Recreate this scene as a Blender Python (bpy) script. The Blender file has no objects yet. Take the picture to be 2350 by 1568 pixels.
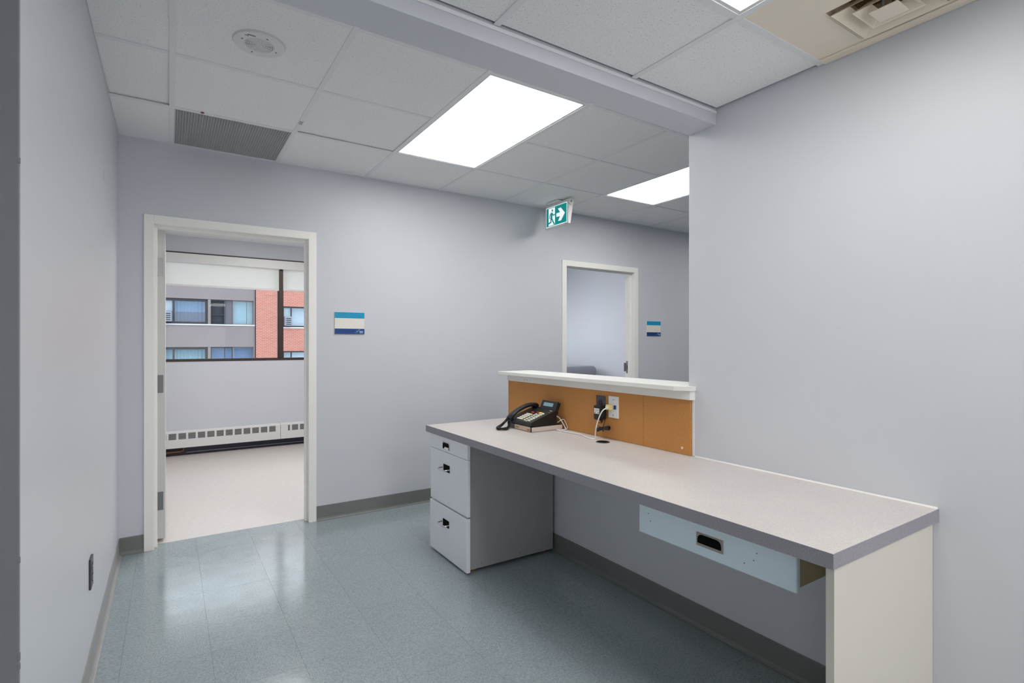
import bpy, bmesh, math, random
from mathutils import Vector, Matrix

S = bpy.context.scene
COL = S.collection
R = math.radians
PI = math.pi
random.seed(7)

# ------------------------------------------------------------------ camera, sky, big lights, exposure
cam_d = bpy.data.cameras.new('camera'); cam = bpy.data.objects.new('camera', cam_d); COL.objects.link(cam)
cam.location = (0, 0, 1.269); cam.rotation_euler = (R(90), 0, R(-33.02))
cam_d.sensor_width = 36; cam_d.lens = 36 * 1210.4 / 2350; cam_d.shift_y = 4.8 / 2350
cam_d.clip_start = 0.02; cam_d.clip_end = 300
S.camera = cam

S.view_settings.view_transform = 'Standard'; S.view_settings.look = 'None'
S.view_settings.gamma = 1; S.view_settings.use_curve_mapping = False
S.view_settings.exposure = 0.14
try:
    S.cycles.use_denoising = True
    S.cycles.max_bounces = 12; S.cycles.diffuse_bounces = 10; S.cycles.glossy_bounces = 4
    S.cycles.transparent_max_bounces = 12
    S.cycles.sample_clamp_indirect = 8
except Exception:
    pass

w = bpy.data.worlds.new('overcast_sky'); S.world = w; w.use_nodes = True
bg = w.node_tree.nodes['Background']; bg.inputs[0].default_value = (0.86, 0.93, 1.0, 1); bg.inputs[1].default_value = 2.6

PANEL = 9.3          # radiance of the ceiling light panels

def area(name, loc, sx, sy, power, col=(1, 0.985, 0.955), rot=(0, 0, 0)):
    d = bpy.data.lights.new(name, 'AREA'); d.shape = 'RECTANGLE'; d.size = sx; d.size_y = sy; d.energy = power; d.color = col
    o = bpy.data.objects.new(name, d); COL.objects.link(o); o.location = loc; o.rotation_euler = rot
    return o
area('office_lamp', (1.1, 5.3, 2.49), 0.6, 1.2, 31)
area('exam_room_lamp', (3.9, 5.3, 2.49), 0.6, 1.2, 4)
area('exam_window_daylight', (3.55, 7.06, 1.60), 1.5, 1.0, 24, (0.90, 0.95, 1.0), (R(-60), 0, 0))
area('lobby_lamp', (1.17, -1.2, 2.26), 0.6, 1.2, 32)
area('corridor_lamp', (5.55, 2.7, 2.49), 0.6, 1.2, 12)
area('lobby_fill_south', (0.75, -3.46, 1.0), 2.2, 1.5, 29, (1.0, 0.98, 0.95), (R(90), 0, 0))  # added fill light behind the viewer; the wall there has no window
area('lobby_fill_west', (-2.86, -1.6, 0.85), 2.6, 1.1, 15, (1.0, 0.98, 0.95), (0, R(-90), 0))  # second added fill, from the left; no window in that wall either

# ------------------------------------------------------------------ materials
def lin(c):
    return tuple(((x / 255) / 12.92 if x / 255 <= 0.04045 else ((x / 255 + 0.055) / 1.055) ** 2.4) for x in c)

class NT:
    def __init__(s, name):
        s.m = bpy.data.materials.new(name); s.m.use_nodes = True
        s.t = s.m.node_tree; s.b = s.t.nodes['Principled BSDF']; s.out = s.t.nodes['Material Output']
    def n(s, typ, **kw):
        x = s.t.nodes.new(typ)
        for k, v in kw.items(): setattr(x, k, v)
        return x
    def l(s, a, b): s.t.links.new(a, b)
    def tex(s, scale, detail=2, rough=0.5, vec=None, kind='ShaderNodeTexNoise'):
        t = s.n(kind); t.inputs['Scale'].default_value = scale
        if kind == 'ShaderNodeTexNoise':
            t.inputs['Detail'].default_value = detail; t.inputs['Roughness'].default_value = rough
        if vec is not None: s.l(vec, t.inputs['Vector'])
        return t
    def ramp(s, fac, stops):
        r = s.n('ShaderNodeValToRGB'); e = r.color_ramp.elements
        while len(e) < len(stops): e.new(0.5)
        for i, (p, c) in enumerate(stops):
            e[i].position = p; e[i].color = (c[0], c[1], c[2], 1)
        s.l(fac, r.inputs[0]); return r
    def bump(s, h, strength, dist):
        b = s.n('ShaderNodeBump'); b.inputs['Strength'].default_value = strength; b.inputs['Distance'].default_value = dist
        s.l(h, b.inputs['Height']); s.l(b.outputs[0], s.b.inputs['Normal']); return b

def mat(name, col, rough=0.5, metal=0.0, spec=0.5, var=0.0, vscale=8, bump=0.0, bscale=200, srgb=True, coat=0):
    k = NT(name); c = lin(col) if srgb else col
    k.b.inputs['Base Color'].default_value = (*c, 1); k.b.inputs['Roughness'].default_value = rough
    k.b.inputs['Metallic'].default_value = metal; k.b.inputs['Specular IOR Level'].default_value = spec
    if coat: k.b.inputs['Coat Weight'].default_value = coat; k.b.inputs['Coat Roughness'].default_value = 0.1
    tc = k.n('ShaderNodeTexCoord')
    if var:
        t = k.tex(vscale, 4, 0.6, tc.outputs['Object'])
        r = k.ramp(t.outputs['Fac'], [(0.3, [x * (1 - var) for x in c]), (0.7, [min(1, x * (1 + var)) for x in c])])
        k.l(r.outputs[0], k.b.inputs['Base Color'])
    if bump:
        t = k.tex(bscale, 3, 0.6, tc.outputs['Object']); k.bump(t.outputs['Fac'], bump, 0.002)
    return k.m

WALLC = (0.618, 0.632, 0.672)
M = {}
M['wall'] = mat('grey_blue_wall_paint', WALLC, 0.42, spec=0.35, var=0.012, vscale=2.5, bump=0.06, bscale=260, srgb=False)

def wall_spot():
    k = NT('grey_blue_paint_with_patch'); k.b.inputs['Roughness'].default_value = 0.4; k.b.inputs['Specular IOR Level'].default_value = 0.4
    tc = k.n('ShaderNodeTexCoord')
    d = k.n('ShaderNodeVectorMath', operation='DISTANCE'); k.l(tc.outputs['Object'], d.inputs[0]); d.inputs[1].default_value = (-0.256, 3.07, 2.045)
    r = k.ramp(d.outputs['Value'], [(0.018, [x * 0.78 for x in WALLC]), (0.032, WALLC)])
    k.l(r.outputs[0], k.b.inputs['Base Color'])
    t = k.tex(260, 3, 0.6, tc.outputs['Object']); k.bump(t.outputs['Fac'], 0.06, 0.002)
    return k.m
M['wall_left'] = wall_spot()
M['wall_dark'] = mat('dark_grey_wall_end', (120, 122, 126), 0.5, spec=0.35, var=0.03, vscale=5, bump=0.1, bscale=120)  # darker grey than the wall paint, on the left wall's end face
M['frame'] = mat('off_white_frame_enamel', (243, 241, 236), 0.35, var=0.01)
M['door'] = mat('door_leaf_paint', (204, 204, 202), 0.4, var=0.01)
M['white'] = mat('white_enamel', (224, 224, 221), 0.35, var=0.01)
M['ledge'] = mat('white_ledge_paint', (226, 226, 222), 0.38, var=0.012)
M['tee'] = mat('ceiling_grid_white', (234, 234, 234), 0.45)
M['base'] = mat('grey_vinyl_cove', (116, 120, 117), 0.45, var=0.05, vscale=4)
M['base_left'] = mat('taupe_vinyl_cove', (156, 155, 154), 0.42, var=0.06, vscale=5)
M['metal'] = mat('brushed_steel', (170, 170, 170), 0.35, metal=0.9, bump=0.05)
M['chrome'] = mat('chrome', (205, 205, 208), 0.15, metal=1.0)
M['hinge'] = mat('grey_hinge_steel', (116, 118, 121), 0.4, metal=0.5)
M['black'] = mat('black_plastic', (22, 22, 24), 0.38, spec=0.5)
M['dark'] = mat('matte_black_recess', (10, 10, 11), 0.8, spec=0.1)
M['plate_dark'] = mat('charcoal_outlet_plastic', (66, 66, 76), 0.4)
M['slot'] = mat('outlet_slot_black', (12, 12, 12), 0.5)
M['brass'] = mat('brass_glide', (150, 122, 80), 0.35, metal=0.8)
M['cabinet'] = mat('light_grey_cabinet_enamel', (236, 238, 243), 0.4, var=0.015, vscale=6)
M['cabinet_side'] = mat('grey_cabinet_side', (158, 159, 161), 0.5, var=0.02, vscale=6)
M['endpanel'] = mat('off_white_melamine', (214, 208, 198), 0.45, var=0.01)
M['pencil'] = mat('pale_blue_grey_drawer_front', (222, 236, 242), 0.4, var=0.015, vscale=8)
M['drawerwood'] = mat('tan_drawer_side', (176, 164, 130), 0.55, var=0.06, vscale=10)
M['greige'] = mat('greige_pull_plastic', (160, 155, 148), 0.4)
M['winframe'] = mat('dark_bronze_frame', (62, 52, 47), 0.4, metal=0.3)
M['heater'] = mat('heater_white_enamel', (222, 222, 220), 0.4)
M['heater_fin'] = mat('heater_grey_fins', (150, 150, 150), 0.5, metal=0.3)
M['navy'] = mat('navy_kick_base', (44, 46, 66), 0.5)
M['copper'] = mat('copper_pipe', (118, 80, 58), 0.45, metal=0.6)
M['cushion'] = mat('grey_vinyl_upholstery', (158, 159, 168), 0.28, var=0.03)
M['beige_paint'] = mat('cream_metal_diffuser', (240, 228, 208), 0.5, var=0.02, vscale=4)
M['white_plastic'] = mat('white_plastic', (226, 226, 224), 0.4)
M['cream_plastic'] = mat('cream_plastic', (226, 208, 142), 0.4)
M['blue_plastic'] = mat('blue_jack', (20, 50, 130), 0.4)
M['label_white'] = mat('printed_label', (225, 225, 225), 0.6)
M['label_pale'] = mat('pale_grey_tag', (176, 176, 176), 0.6)
M['label_ink'] = mat('label_ink', (110, 110, 110), 0.7)
M['key'] = mat('key_white', (228, 226, 208), 0.45)
M['key_red'] = mat('key_red', (222, 50, 42), 0.4)
M['key_yellow'] = mat('key_yellow', (236, 222, 90), 0.4)
M['lcd'] = mat('lcd_glass', (120, 158, 162), 0.2)
M['page'] = mat('paper_pages', (220, 205, 196), 0.8, bump=0.3, bscale=500)
M['spine_cream'] = mat('book_spine_cream', (236, 214, 184), 0.5)
M['spine_brown'] = mat('book_spine_brown', (120, 106, 98), 0.5, var=0.2, vscale=60)
M['spine_navy'] = mat('book_spine_navy', (52, 48, 88), 0.5)
M['spine_orange'] = mat('book_spine_orange', (216, 150, 100), 0.5)
M['cable'] = mat('white_cable', (222, 220, 216), 0.45)
M['cyan'] = mat('sign_cyan', (0, 150, 196), 0.35)
M['blue'] = mat('sign_navy', (0, 62, 128), 0.35)
M['sign_white'] = mat('sign_off_white', (232, 228, 220), 0.4)
M['logo_teal'] = mat('logo_teal', (70, 160, 190), 0.4)
M['logo_white'] = mat('logo_white', (190, 205, 235), 0.4)
M['red'] = mat('red_marker', (150, 40, 44), 0.5)
M['caulk'] = mat('white_caulk', (226, 224, 220), 0.6)
M['grille'] = mat('aluminium_egg_crate', (196, 196, 196), 0.5)
M['duct'] = mat('grey_duct', (132, 132, 132), 0.8)
M['tan_duct'] = mat('mottled_tan_duct', (120, 100, 72), 0.8, var=0.2, vscale=20)  # tan with random mottling, back of the diffuser duct
M['plenum'] = mat('dark_plenum', (60, 60, 60), 0.9)
M['concrete'] = mat('street_concrete', (130, 130, 130), 0.9, var=0.1)
M['brown_panel'] = mat('taupe_facade_panel', (121, 112, 114), 0.6, var=0.05, vscale=0.7)
M['ext_frame'] = mat('black_window_frame', (38, 40, 48), 0.5)
M['ext_grey'] = mat('grey_air_conditioner', (128, 132, 146), 0.5)
M['ext_light'] = mat('pale_window_frame', (190, 190, 192), 0.5)
M['curtain_sky_tint'] = mat('sky_tinted_curtain', (132, 152, 188), 0.8)  # blue puts the sky reflected in the glass into the curtain colour
M['curtain_mauve'] = mat('mauve_curtain', (112, 102, 124), 0.8)
M['ext_panel'] = mat('grey_balcony_panel', (86, 84, 96), 0.6)
M['room_dark'] = mat('dim_interior', (44, 46, 56), 0.8)
M['teal_panel'] = mat('pale_teal_screen', (170, 196, 204), 0.5)
M['blind_ext'] = mat('pale_window_blind', (205, 208, 216), 0.7)

def laminate(name, a, b, c, scale=420, rough=0.4):
    k = NT(name); tc = k.n('ShaderNodeTexCoord')
    t = k.tex(scale, 2, 0.7, tc.outputs['Object']); t2 = k.tex(6, 3, 0.6, tc.outputs['Object'])
    r = k.ramp(t.outputs['Fac'], [(0.33, lin(a)), (0.5, lin(b)), (0.68, lin(c))])
    mx = k.n('ShaderNodeMix', data_type='RGBA', blend_type='MULTIPLY'); mx.inputs[0].default_value = 1
    r2 = k.ramp(t2.outputs['Fac'], [(0.3, (0.95, 0.94, 0.95)), (0.7, (1, 1, 1))])
    k.l(r.outputs[0], mx.inputs[6]); k.l(r2.outputs[0], mx.inputs[7]); k.l(mx.outputs[2], k.b.inputs['Base Color'])
    k.b.inputs['Roughness'].default_value = rough
    return k.m
M['worktop'] = laminate('speckled_pinkish_laminate', (184, 178, 175), (200, 195, 191), (211, 207, 203))
M['edge'] = laminate('speckled_grey_edge_band', (130, 127, 134), (150, 147, 154), (168, 166, 172), 380, 0.5)
M['cork'] = laminate('cork', (168, 110, 54), (196, 136, 72), (212, 156, 94), 300, 0.75)

def vct():
    k = NT('blue_grey_vinyl_tile'); tc = k.n('ShaderNodeTexCoord'); oi = k.n('ShaderNodeObjectInfo')
    add = k.n('ShaderNodeVectorMath', operation='MULTIPLY_ADD'); k.l(oi.outputs['Random'], add.inputs[0]); add.inputs[1].default_value = (7.3, 3.1, 5.7)
    k.l(tc.outputs['Object'], add.inputs[2])
    mp = k.n('ShaderNodeMapping'); mp.inputs['Scale'].default_value = (0.7, 1.35, 1); k.l(add.outputs[0], mp.inputs[0])
    a = k.tex(150, 4, 0.62, mp.outputs[0]); b = k.tex(300, 2, 0.6, mp.outputs[0]); c = k.tex(9, 3, 0.5, tc.outputs['Object']); d = k.tex(120, 2, 0.5, add.outputs[0])
    r = k.ramp(a.outputs['Fac'], [(0.30, lin((132, 146, 153))), (0.47, lin((151, 163, 168))), (0.58, lin((160, 171, 174))), (0.74, lin((176, 184, 184)))])
    sp = k.ramp(b.outputs['Fac'], [(0.64, (0, 0, 0)), (0.71, (0.8, 0.8, 0.8))])
    m0 = k.n('ShaderNodeMix', data_type='RGBA'); k.l(sp.outputs[0], m0.inputs[0]); k.l(r.outputs[0], m0.inputs[6]); m0.inputs[7].default_value = (*lin((190, 196, 192)), 1)
    dk = k.ramp(d.outputs['Fac'], [(0.26, (0.75, 0.75, 0.75)), (0.32, (0, 0, 0))])
    mx = k.n('ShaderNodeMix', data_type='RGBA'); k.l(dk.outputs[0], mx.inputs[0]); k.l(m0.outputs[2], mx.inputs[6]); mx.inputs[7].default_value = (*lin((104, 116, 120)), 1)
    mv = k.n('ShaderNodeMix', data_type='RGBA', blend_type='MULTIPLY'); mv.inputs[0].default_value = 1
    rr = k.ramp(oi.outputs['Random'], [(0, (0.95, 0.955, 0.96)), (1, (1.0, 1.0, 1.0))])
    k.l(mx.outputs[2], mv.inputs[6]); k.l(rr.outputs[0], mv.inputs[7]); k.l(mv.outputs[2], k.b.inputs['Base Color'])
    ro = k.ramp(c.outputs['Fac'], [(0.3, (0.10,) * 3), (0.7, (0.17,) * 3)]); k.l(ro.outputs[0], k.b.inputs['Roughness'])
    k.b.inputs['Specular IOR Level'].default_value = 0.6
    k.bump(c.outputs['Fac'], 0.05, 0.01)
    return k.m
M['vct'] = vct()
M['subfloor'] = mat('dark_tile_joint', (96, 108, 116), 0.8)
def beige():
    k = NT('beige_vinyl_floor'); tc = k.n('ShaderNodeTexCoord')
    mp = k.n('ShaderNodeMapping'); mp.inputs['Scale'].default_value = (0.5, 1.5, 1); k.l(tc.outputs['Object'], mp.inputs[0])
    a = k.tex(60, 4, 0.6, mp.outputs[0])
    r = k.ramp(a.outputs['Fac'], [(0.3, lin((206, 197, 192))), (0.7, lin((222, 215, 210)))])
    k.l(r.outputs[0], k.b.inputs['Base Color']); k.b.inputs['Roughness'].default_value = 0.3
    return k.m
M['beige_floor'] = beige()

def tile_mat():
    k = NT('mineral_fibre_tile'); tc = k.n('ShaderNodeTexCoord'); oi = k.n('ShaderNodeObjectInfo')
    add = k.n('ShaderNodeVectorMath', operation='MULTIPLY_ADD'); k.l(oi.outputs['Random'], add.inputs[0]); add.inputs[1].default_value = (9.3, 4.1, 0)
    k.l(tc.outputs['Object'], add.inputs[2])
    a = k.tex(185, 2, 0.55, add.outputs[0]); b = k.tex(420, 2, 0.6, add.outputs[0])
    r = k.ramp(a.outputs['Fac'], [(0.29, lin((196, 196, 196))), (0.39, lin((244, 244, 243))), (1.0, lin((246, 246, 245)))])
    k.l(r.outputs[0], k.b.inputs['Base Color']); k.b.inputs['Roughness'].default_value = 0.9; k.b.inputs['Specular IOR Level'].default_value = 0.1
    ad = k.n('ShaderNodeMath', operation='ADD'); k.l(r.outputs[0], ad.inputs[0]); k.l(b.outputs['Fac'], ad.inputs[1])
    k.bump(ad.outputs[0], 0.25, 0.002)
    return k.m
M['tile'] = tile_mat()

def emit(name, col, strength, mottle=False):
    k = NT(name); k.b.inputs['Base Color'].default_value = (0.8, 0.8, 0.8, 1); k.b.inputs['Roughness'].default_value = 0.5
    k.b.inputs['Emission Color'].default_value = (*col, 1); k.b.inputs['Emission Strength'].default_value = strength
    return k.m
M['panel'] = emit('lit_acrylic_diffuser', (1, 0.985, 0.955), PANEL)
M['exit_green'] = emit('lit_exit_green', (0.0, 0.20, 0.19), 0.75); M['exit_green'].node_tree.nodes['Principled BSDF'].inputs['Base Color'].default_value = (0, 0.17, 0.17, 1)
M['exit_white'] = emit('lit_exit_white', (0.88, 0.97, 0.98), 0.62)
M['led'] = emit('test_led', (1.0, 0.55, 0.5), 0.6)

def glass():
    k = NT('window_glass'); t = k.t; t.nodes.remove(k.b)
    tr = k.n('ShaderNodeBsdfTransparent'); tr.inputs[0].default_value = (0.95, 0.97, 0.97, 1)
    gl = k.n('ShaderNodeBsdfGlossy'); gl.inputs['Roughness'].default_value = 0.01
    fr = k.n('ShaderNodeFresnel'); fr.inputs[0].default_value = 1.18
    mx = k.n('ShaderNodeMixShader'); k.l(fr.outputs[0], mx.inputs[0]); k.l(tr.outputs[0], mx.inputs[1]); k.l(gl.outputs[0], mx.inputs[2])
    k.l(mx.outputs[0], k.out.inputs[0]); return k.m
M['glass'] = glass()
def ext_glass():
    k = NT('far_window_glass'); t = k.t; t.nodes.remove(k.b)
    tr = k.n('ShaderNodeBsdfTransparent'); tr.inputs[0].default_value = (0.9, 0.94, 0.96, 1)
    gl = k.n('ShaderNodeBsdfGlossy'); gl.inputs['Roughness'].default_value = 0.03; gl.inputs[0].default_value = (0.75, 0.88, 1, 1)
    mx = k.n('ShaderNodeMixShader'); mx.inputs[0].default_value = 0.05; k.l(tr.outputs[0], mx.inputs[1]); k.l(gl.outputs[0], mx.inputs[2])
    k.l(mx.outputs[0], k.out.inputs[0]); return k.m
M['ext_glass'] = ext_glass()
def blind():
    k = NT('white_blind_fabric'); t = k.t; t.nodes.remove(k.b)
    d = k.n('ShaderNodeBsdfDiffuse'); d.inputs[0].default_value = (0.93, 0.93, 0.91, 1)
    tl = k.n('ShaderNodeBsdfTranslucent'); tl.inputs[0].default_value = (0.93, 0.93, 0.91, 1)
    mx = k.n('ShaderNodeMixShader'); mx.inputs[0].default_value = 0.55; k.l(d.outputs[0], mx.inputs[1]); k.l(tl.outputs[0], mx.inputs[2])
    k.l(mx.outputs[0], k.out.inputs[0]); return k.m
M['blind'] = blind()
def brick():
    k = NT('red_brick_facade'); tc = k.n('ShaderNodeTexCoord')
    sx = k.n('ShaderNodeSeparateXYZ'); k.l(tc.outputs['Object'], sx.inputs[0])
    cb = k.n('ShaderNodeCombineXYZ')
    ad = k.n('ShaderNodeMath', operation='ADD'); k.l(sx.outputs[0], ad.inputs[0]); k.l(sx.outputs[1], ad.inputs[1])
    k.l(ad.outputs[0], cb.inputs[0]); k.l(sx.outputs[2], cb.inputs[1])
    b = k.n('ShaderNodeTexBrick'); k.l(cb.outputs[0], b.inputs['Vector'])
    b.inputs['Color1'].default_value = (*lin((168, 98, 84)), 1); b.inputs['Color2'].default_value = (*lin((178, 110, 96)), 1); b.inputs['Mortar'].default_value = (*lin((184, 156, 148)), 1)
    b.inputs['Scale'].default_value = 1; b.inputs['Brick Width'].default_value = 0.205; b.inputs['Row Height'].default_value = 0.067; b.inputs['Mortar Size'].default_value = 0.008
    k.l(b.outputs['Color'], k.b.inputs['Base Color']); k.b.inputs['Roughness'].default_value = 0.85
    inv = k.n('ShaderNodeMath', operation='SUBTRACT'); inv.inputs[0].default_value = 1; k.l(b.outputs['Fac'], inv.inputs[1])
    k.bump(inv.outputs[0], 0.6, 0.01)
    return k.m
M['brick'] = brick()

# ------------------------------------------------------------------ helpers
class MB:
    """collects shapes in world coordinates into one mesh"""
    def __init__(s): s.bm = bmesh.new()
    def box(s, x0, x1, y0, y1, z0, z1, bev=0.0, seg=2, rot=None, piv=None):
        b = bmesh.new()
        bmesh.ops.create_cube(b, size=1)
        c = Vector(((x0 + x1) / 2, (y0 + y1) / 2, (z0 + z1) / 2))
        for v in b.verts:
            v.co = Vector((v.co.x * (x1 - x0), v.co.y * (y1 - y0), v.co.z * (z1 - z0))) + c
        if bev:
            bmesh.ops.bevel(b, geom=b.edges[:], offset=bev, segments=seg, affect='EDGES', profile=0.5)
        s._take(b, rot, piv or c); return s
    def _take(s, b, rot=None, piv=None):
        if rot is not None:
            bmesh.ops.rotate(b, verts=b.verts[:], cent=piv, matrix=rot)
        me = bpy.data.meshes.new('t'); b.to_mesh(me); b.free(); s.bm.from_mesh(me); bpy.data.meshes.remove(me)
    def prism(s, pts, axis, a, c, bev=0.0):
        """closed outline pts in the plane across axis, extruded from a to c"""
        b = bmesh.new()
        def P(p, h):
            return {'x': (h, p[0], p[1]), 'y': (p[0], h, p[1]), 'z': (p[0], p[1], h)}[axis]
        f = b.faces.new([b.verts.new(P(p, a)) for p in pts])
        e = bmesh.ops.extrude_face_region(b, geom=[f])
        d = Vector(P((0, 0), c - a)) if axis != 'q' else None
        bmesh.ops.translate(b, verts=[v for v in e['geom'] if isinstance(v, bmesh.types.BMVert)], vec=d)
        bmesh.ops.recalc_face_normals(b, faces=b.faces[:])
        if bev: bmesh.ops.bevel(b, geom=b.edges[:], offset=bev, segments=2, affect='EDGES', profile=0.5)
        s._take(b); return s
    def cyl(s, p, q, r, r2=None, n=16):
        p, q = Vector(p), Vector(q); d = q - p
        b = bmesh.new()
        bmesh.ops.create_cone(b, cap_ends=True, segments=n, radius1=r, radius2=r if r2 is None else r2, depth=d.length)
        m = Matrix.Translation((p + q) / 2) @ d.to_track_quat('Z', 'Y').to_matrix().to_4x4()
        bmesh.ops.transform(b, verts=b.verts[:], matrix=m); s._take(b); return s
    def lathe(s, prof, cx, cy, n=40, flip=False):
        b = bmesh.new(); rings = []
        for r, z in prof:
            rings.append([b.verts.new((cx + r * math.cos(2 * PI * i / n), cy + r * math.sin(2 * PI * i / n), z)) for i in range(n)] if r > 1e-6 else [b.verts.new((cx, cy, z))])
        for A, B in zip(rings, rings[1:]):
            for i in range(n):
                j = (i + 1) % n
                if len(A) == 1 and len(B) == 1: continue
                if len(A) == 1: b.faces.new((A[0], B[i], B[j]))
                elif len(B) == 1: b.faces.new((A[i], A[j], B[0]))
                else: b.faces.new((A[i], A[j], B[j], B[i]))
        bmesh.ops.recalc_face_normals(b, faces=b.faces[:]); s._take(b); return s
    def tube(s, pts, r, n=8, smooth=True):
        pts = [Vector(p) for p in pts]
        if smooth and len(pts) > 2:
            q = []
            P = [pts[0] * 2 - pts[1]] + pts + [pts[-1] * 2 - pts[-2]]
            for i in range(1, len(P) - 2):
                for k in range(8):
                    t = k / 8; a, b_, c, d = P[i - 1], P[i], P[i + 1], P[i + 2]
                    q.append(0.5 * ((2 * b_) + (c - a) * t + (2 * a - 5 * b_ + 4 * c - d) * t * t + (3 * b_ - a - 3 * c + d) * t ** 3))
            q.append(pts[-1]); pts = q
        b = bmesh.new(); rings = []
        up = Vector((0, 0, 1))
        for i, p in enumerate(pts):
            t = (pts[min(i + 1, len(pts) - 1)] - pts[max(i - 1, 0)]).normalized()
            a = t.cross(up)
            if a.length < 1e-3: a = t.cross(Vector((0, 1, 0)))
            a.normalize(); c = t.cross(a).normalized(); up = -c if c.dot(up) < 0 else c
            up = a.cross(t)
            rings.append([b.verts.new(p + a * r * math.cos(2 * PI * k / n) + up * r * math.sin(2 * PI * k / n)) for k in range(n)])
        for A, B in zip(rings, rings[1:]):
            for k in range(n): b.faces.new((A[k], A[(k + 1) % n], B[(k + 1) % n], B[k]))
        b.faces.new(rings[0]); b.faces.new(rings[-1])
        bmesh.ops.recalc_face_normals(b, faces=b.faces[:]); s._take(b); return s
    def xf(s, m):
        bmesh.ops.transform(s.bm, verts=s.bm.verts[:], matrix=m); return s
    def build(s, name, m, parent=None, smooth=False, label=None, origin=None):
        o0 = wloc(parent) if parent is not None else Vector(origin or (0, 0, 0))
        bmesh.ops.translate(s.bm, verts=s.bm.verts[:], vec=-o0)
        me = bpy.data.meshes.new(name); s.bm.to_mesh(me); s.bm.free()
        me.materials.append(m if not isinstance(m, str) else M[m])
        if smooth:
            for p in me.polygons: p.use_smooth = True
            try: me.set_sharp_from_angle(angle=R(38))
            except Exception: pass
        o = bpy.data.objects.new(name, me); COL.objects.link(o)
        if parent is not None: o.parent = parent
        else: o.location = o0
        if label: o['label'] = label
        return o

def wloc(o):
    v = Vector((0, 0, 0))
    while o is not None: v += o.location; o = o.parent
    return v
def thing(name, label, cat, loc, group=None, kind=None):
    o = bpy.data.objects.new(name, None); COL.objects.link(o); o.location = loc; o.empty_display_size = 0.05
    o['label'] = label; o['category'] = cat
    if group: o['group'] = group
    if kind: o['kind'] = kind
    return o
def tag(o, label, cat, group=None, kind=None):
    o['label'] = label; o['category'] = cat
    if group: o['group'] = group
    if kind: o['kind'] = kind
    return o
def struct(mb, name, m, label, cat):
    return tag(mb.build(name, m), label, cat, kind='structure')
def piece(name, me, loc, parent, rot=0):
    o = bpy.data.objects.new(name, me); COL.objects.link(o); o.parent = parent
    o.location = Vector(loc) - wloc(parent); o.rotation_euler = (0, 0, rot); return o
def boxmesh(name, sx, sy, sz, m, bev=0.0):
    b = MB().box(-sx / 2, sx / 2, -sy / 2, sy / 2, 0, sz, bev, 1)
    me = bpy.data.meshes.new(name); b.bm.to_mesh(me); b.bm.free(); me.materials.append(M[m]); return me

# ------------------------------------------------------------------ dimensions (metres)
XL, XR, YB = -0.254, 1.985, 3.922          # left wall, counter wall, back wall
YE = 7.10                                  # window wall of the rooms behind
H1, H2 = 2.5145, 2.279                     # ceiling behind the beam / above the counter
YB2 = 4.045                                # rear face of back wall
BY0, BY1 = 1.434, 1.575                    # beam
D1 = (-0.078, 0.828); D2 = (3.161, 4.067); DH = 2.008
TOP = 2.75

# ------------------------------------------------------------------ shell
b = MB()
TX0, TX1, TY0, TY1 = XL, XR, 0.655, 4.02
b.box(-3.0, 7.0, -3.6, TY1, -0.25, -0.003)
b.box(-3.0, 7.0, -3.6, TY0, -0.003, 0); b.box(-3.0, XL, TY0, TY1, -0.003, 0); b.box(XR, 7.0, TY0, TY1, -0.003, 0)
floor = struct(b, 'floor', 'subfloor', 'blue-grey speckled vinyl tile floor under the counter and up to the doorway', 'floor')
T = 0.305
tile_mesh = {}
def floor_tile(x0, x1, y0, y1):
    key = (round(x1 - x0, 4), round(y1 - y0, 4))
    if key not in tile_mesh:
        tile_mesh[key] = boxmesh('floor_tile', key[0] - 0.0006, key[1] - 0.0006, 0.003, 'vct')
    piece('floor_tile', tile_mesh[key], ((x0 + x1) / 2, (y0 + y1) / 2, -0.003), floor)
xs = [TX0] + [0.145 + T * i for i in range(-1, 7) if TX0 < 0.145 + T * i < TX1] + [TX1]
ys = [TY0] + sorted(4.02 - T * i for i in range(0, 12) if 4.02 - T * i > TY0 + 0.01)
for i in range(len(xs) - 1):
    for j in range(len(ys) - 1):
        x0, x1, y0, y1 = xs[i], xs[i + 1], ys[j], ys[j + 1]
        if abs(x1 - x0 - T) < 1e-3 and abs(y1 - y0 - T) < 1e-3 and (i + j) % 2:      # quarter-turned laying
            if (T, 'r') not in tile_mesh: tile_mesh[(T, 'r')] = boxmesh('floor_tile', T - 0.0006, T - 0.0006, 0.003, 'vct')
            piece('floor_tile', tile_mesh[(T, 'r')], ((x0 + x1) / 2, (y0 + y1) / 2, -0.003), floor, PI / 2)
        else: floor_tile(x0, x1, y0, y1)
struct(MB().box(-3.0, 7.0, TY1, YE + 0.15, -0.25, 0.0), 'floor.001', 'beige_floor', 'pale beige vinyl floor of the rooms beyond the back wall', 'floor')

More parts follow.
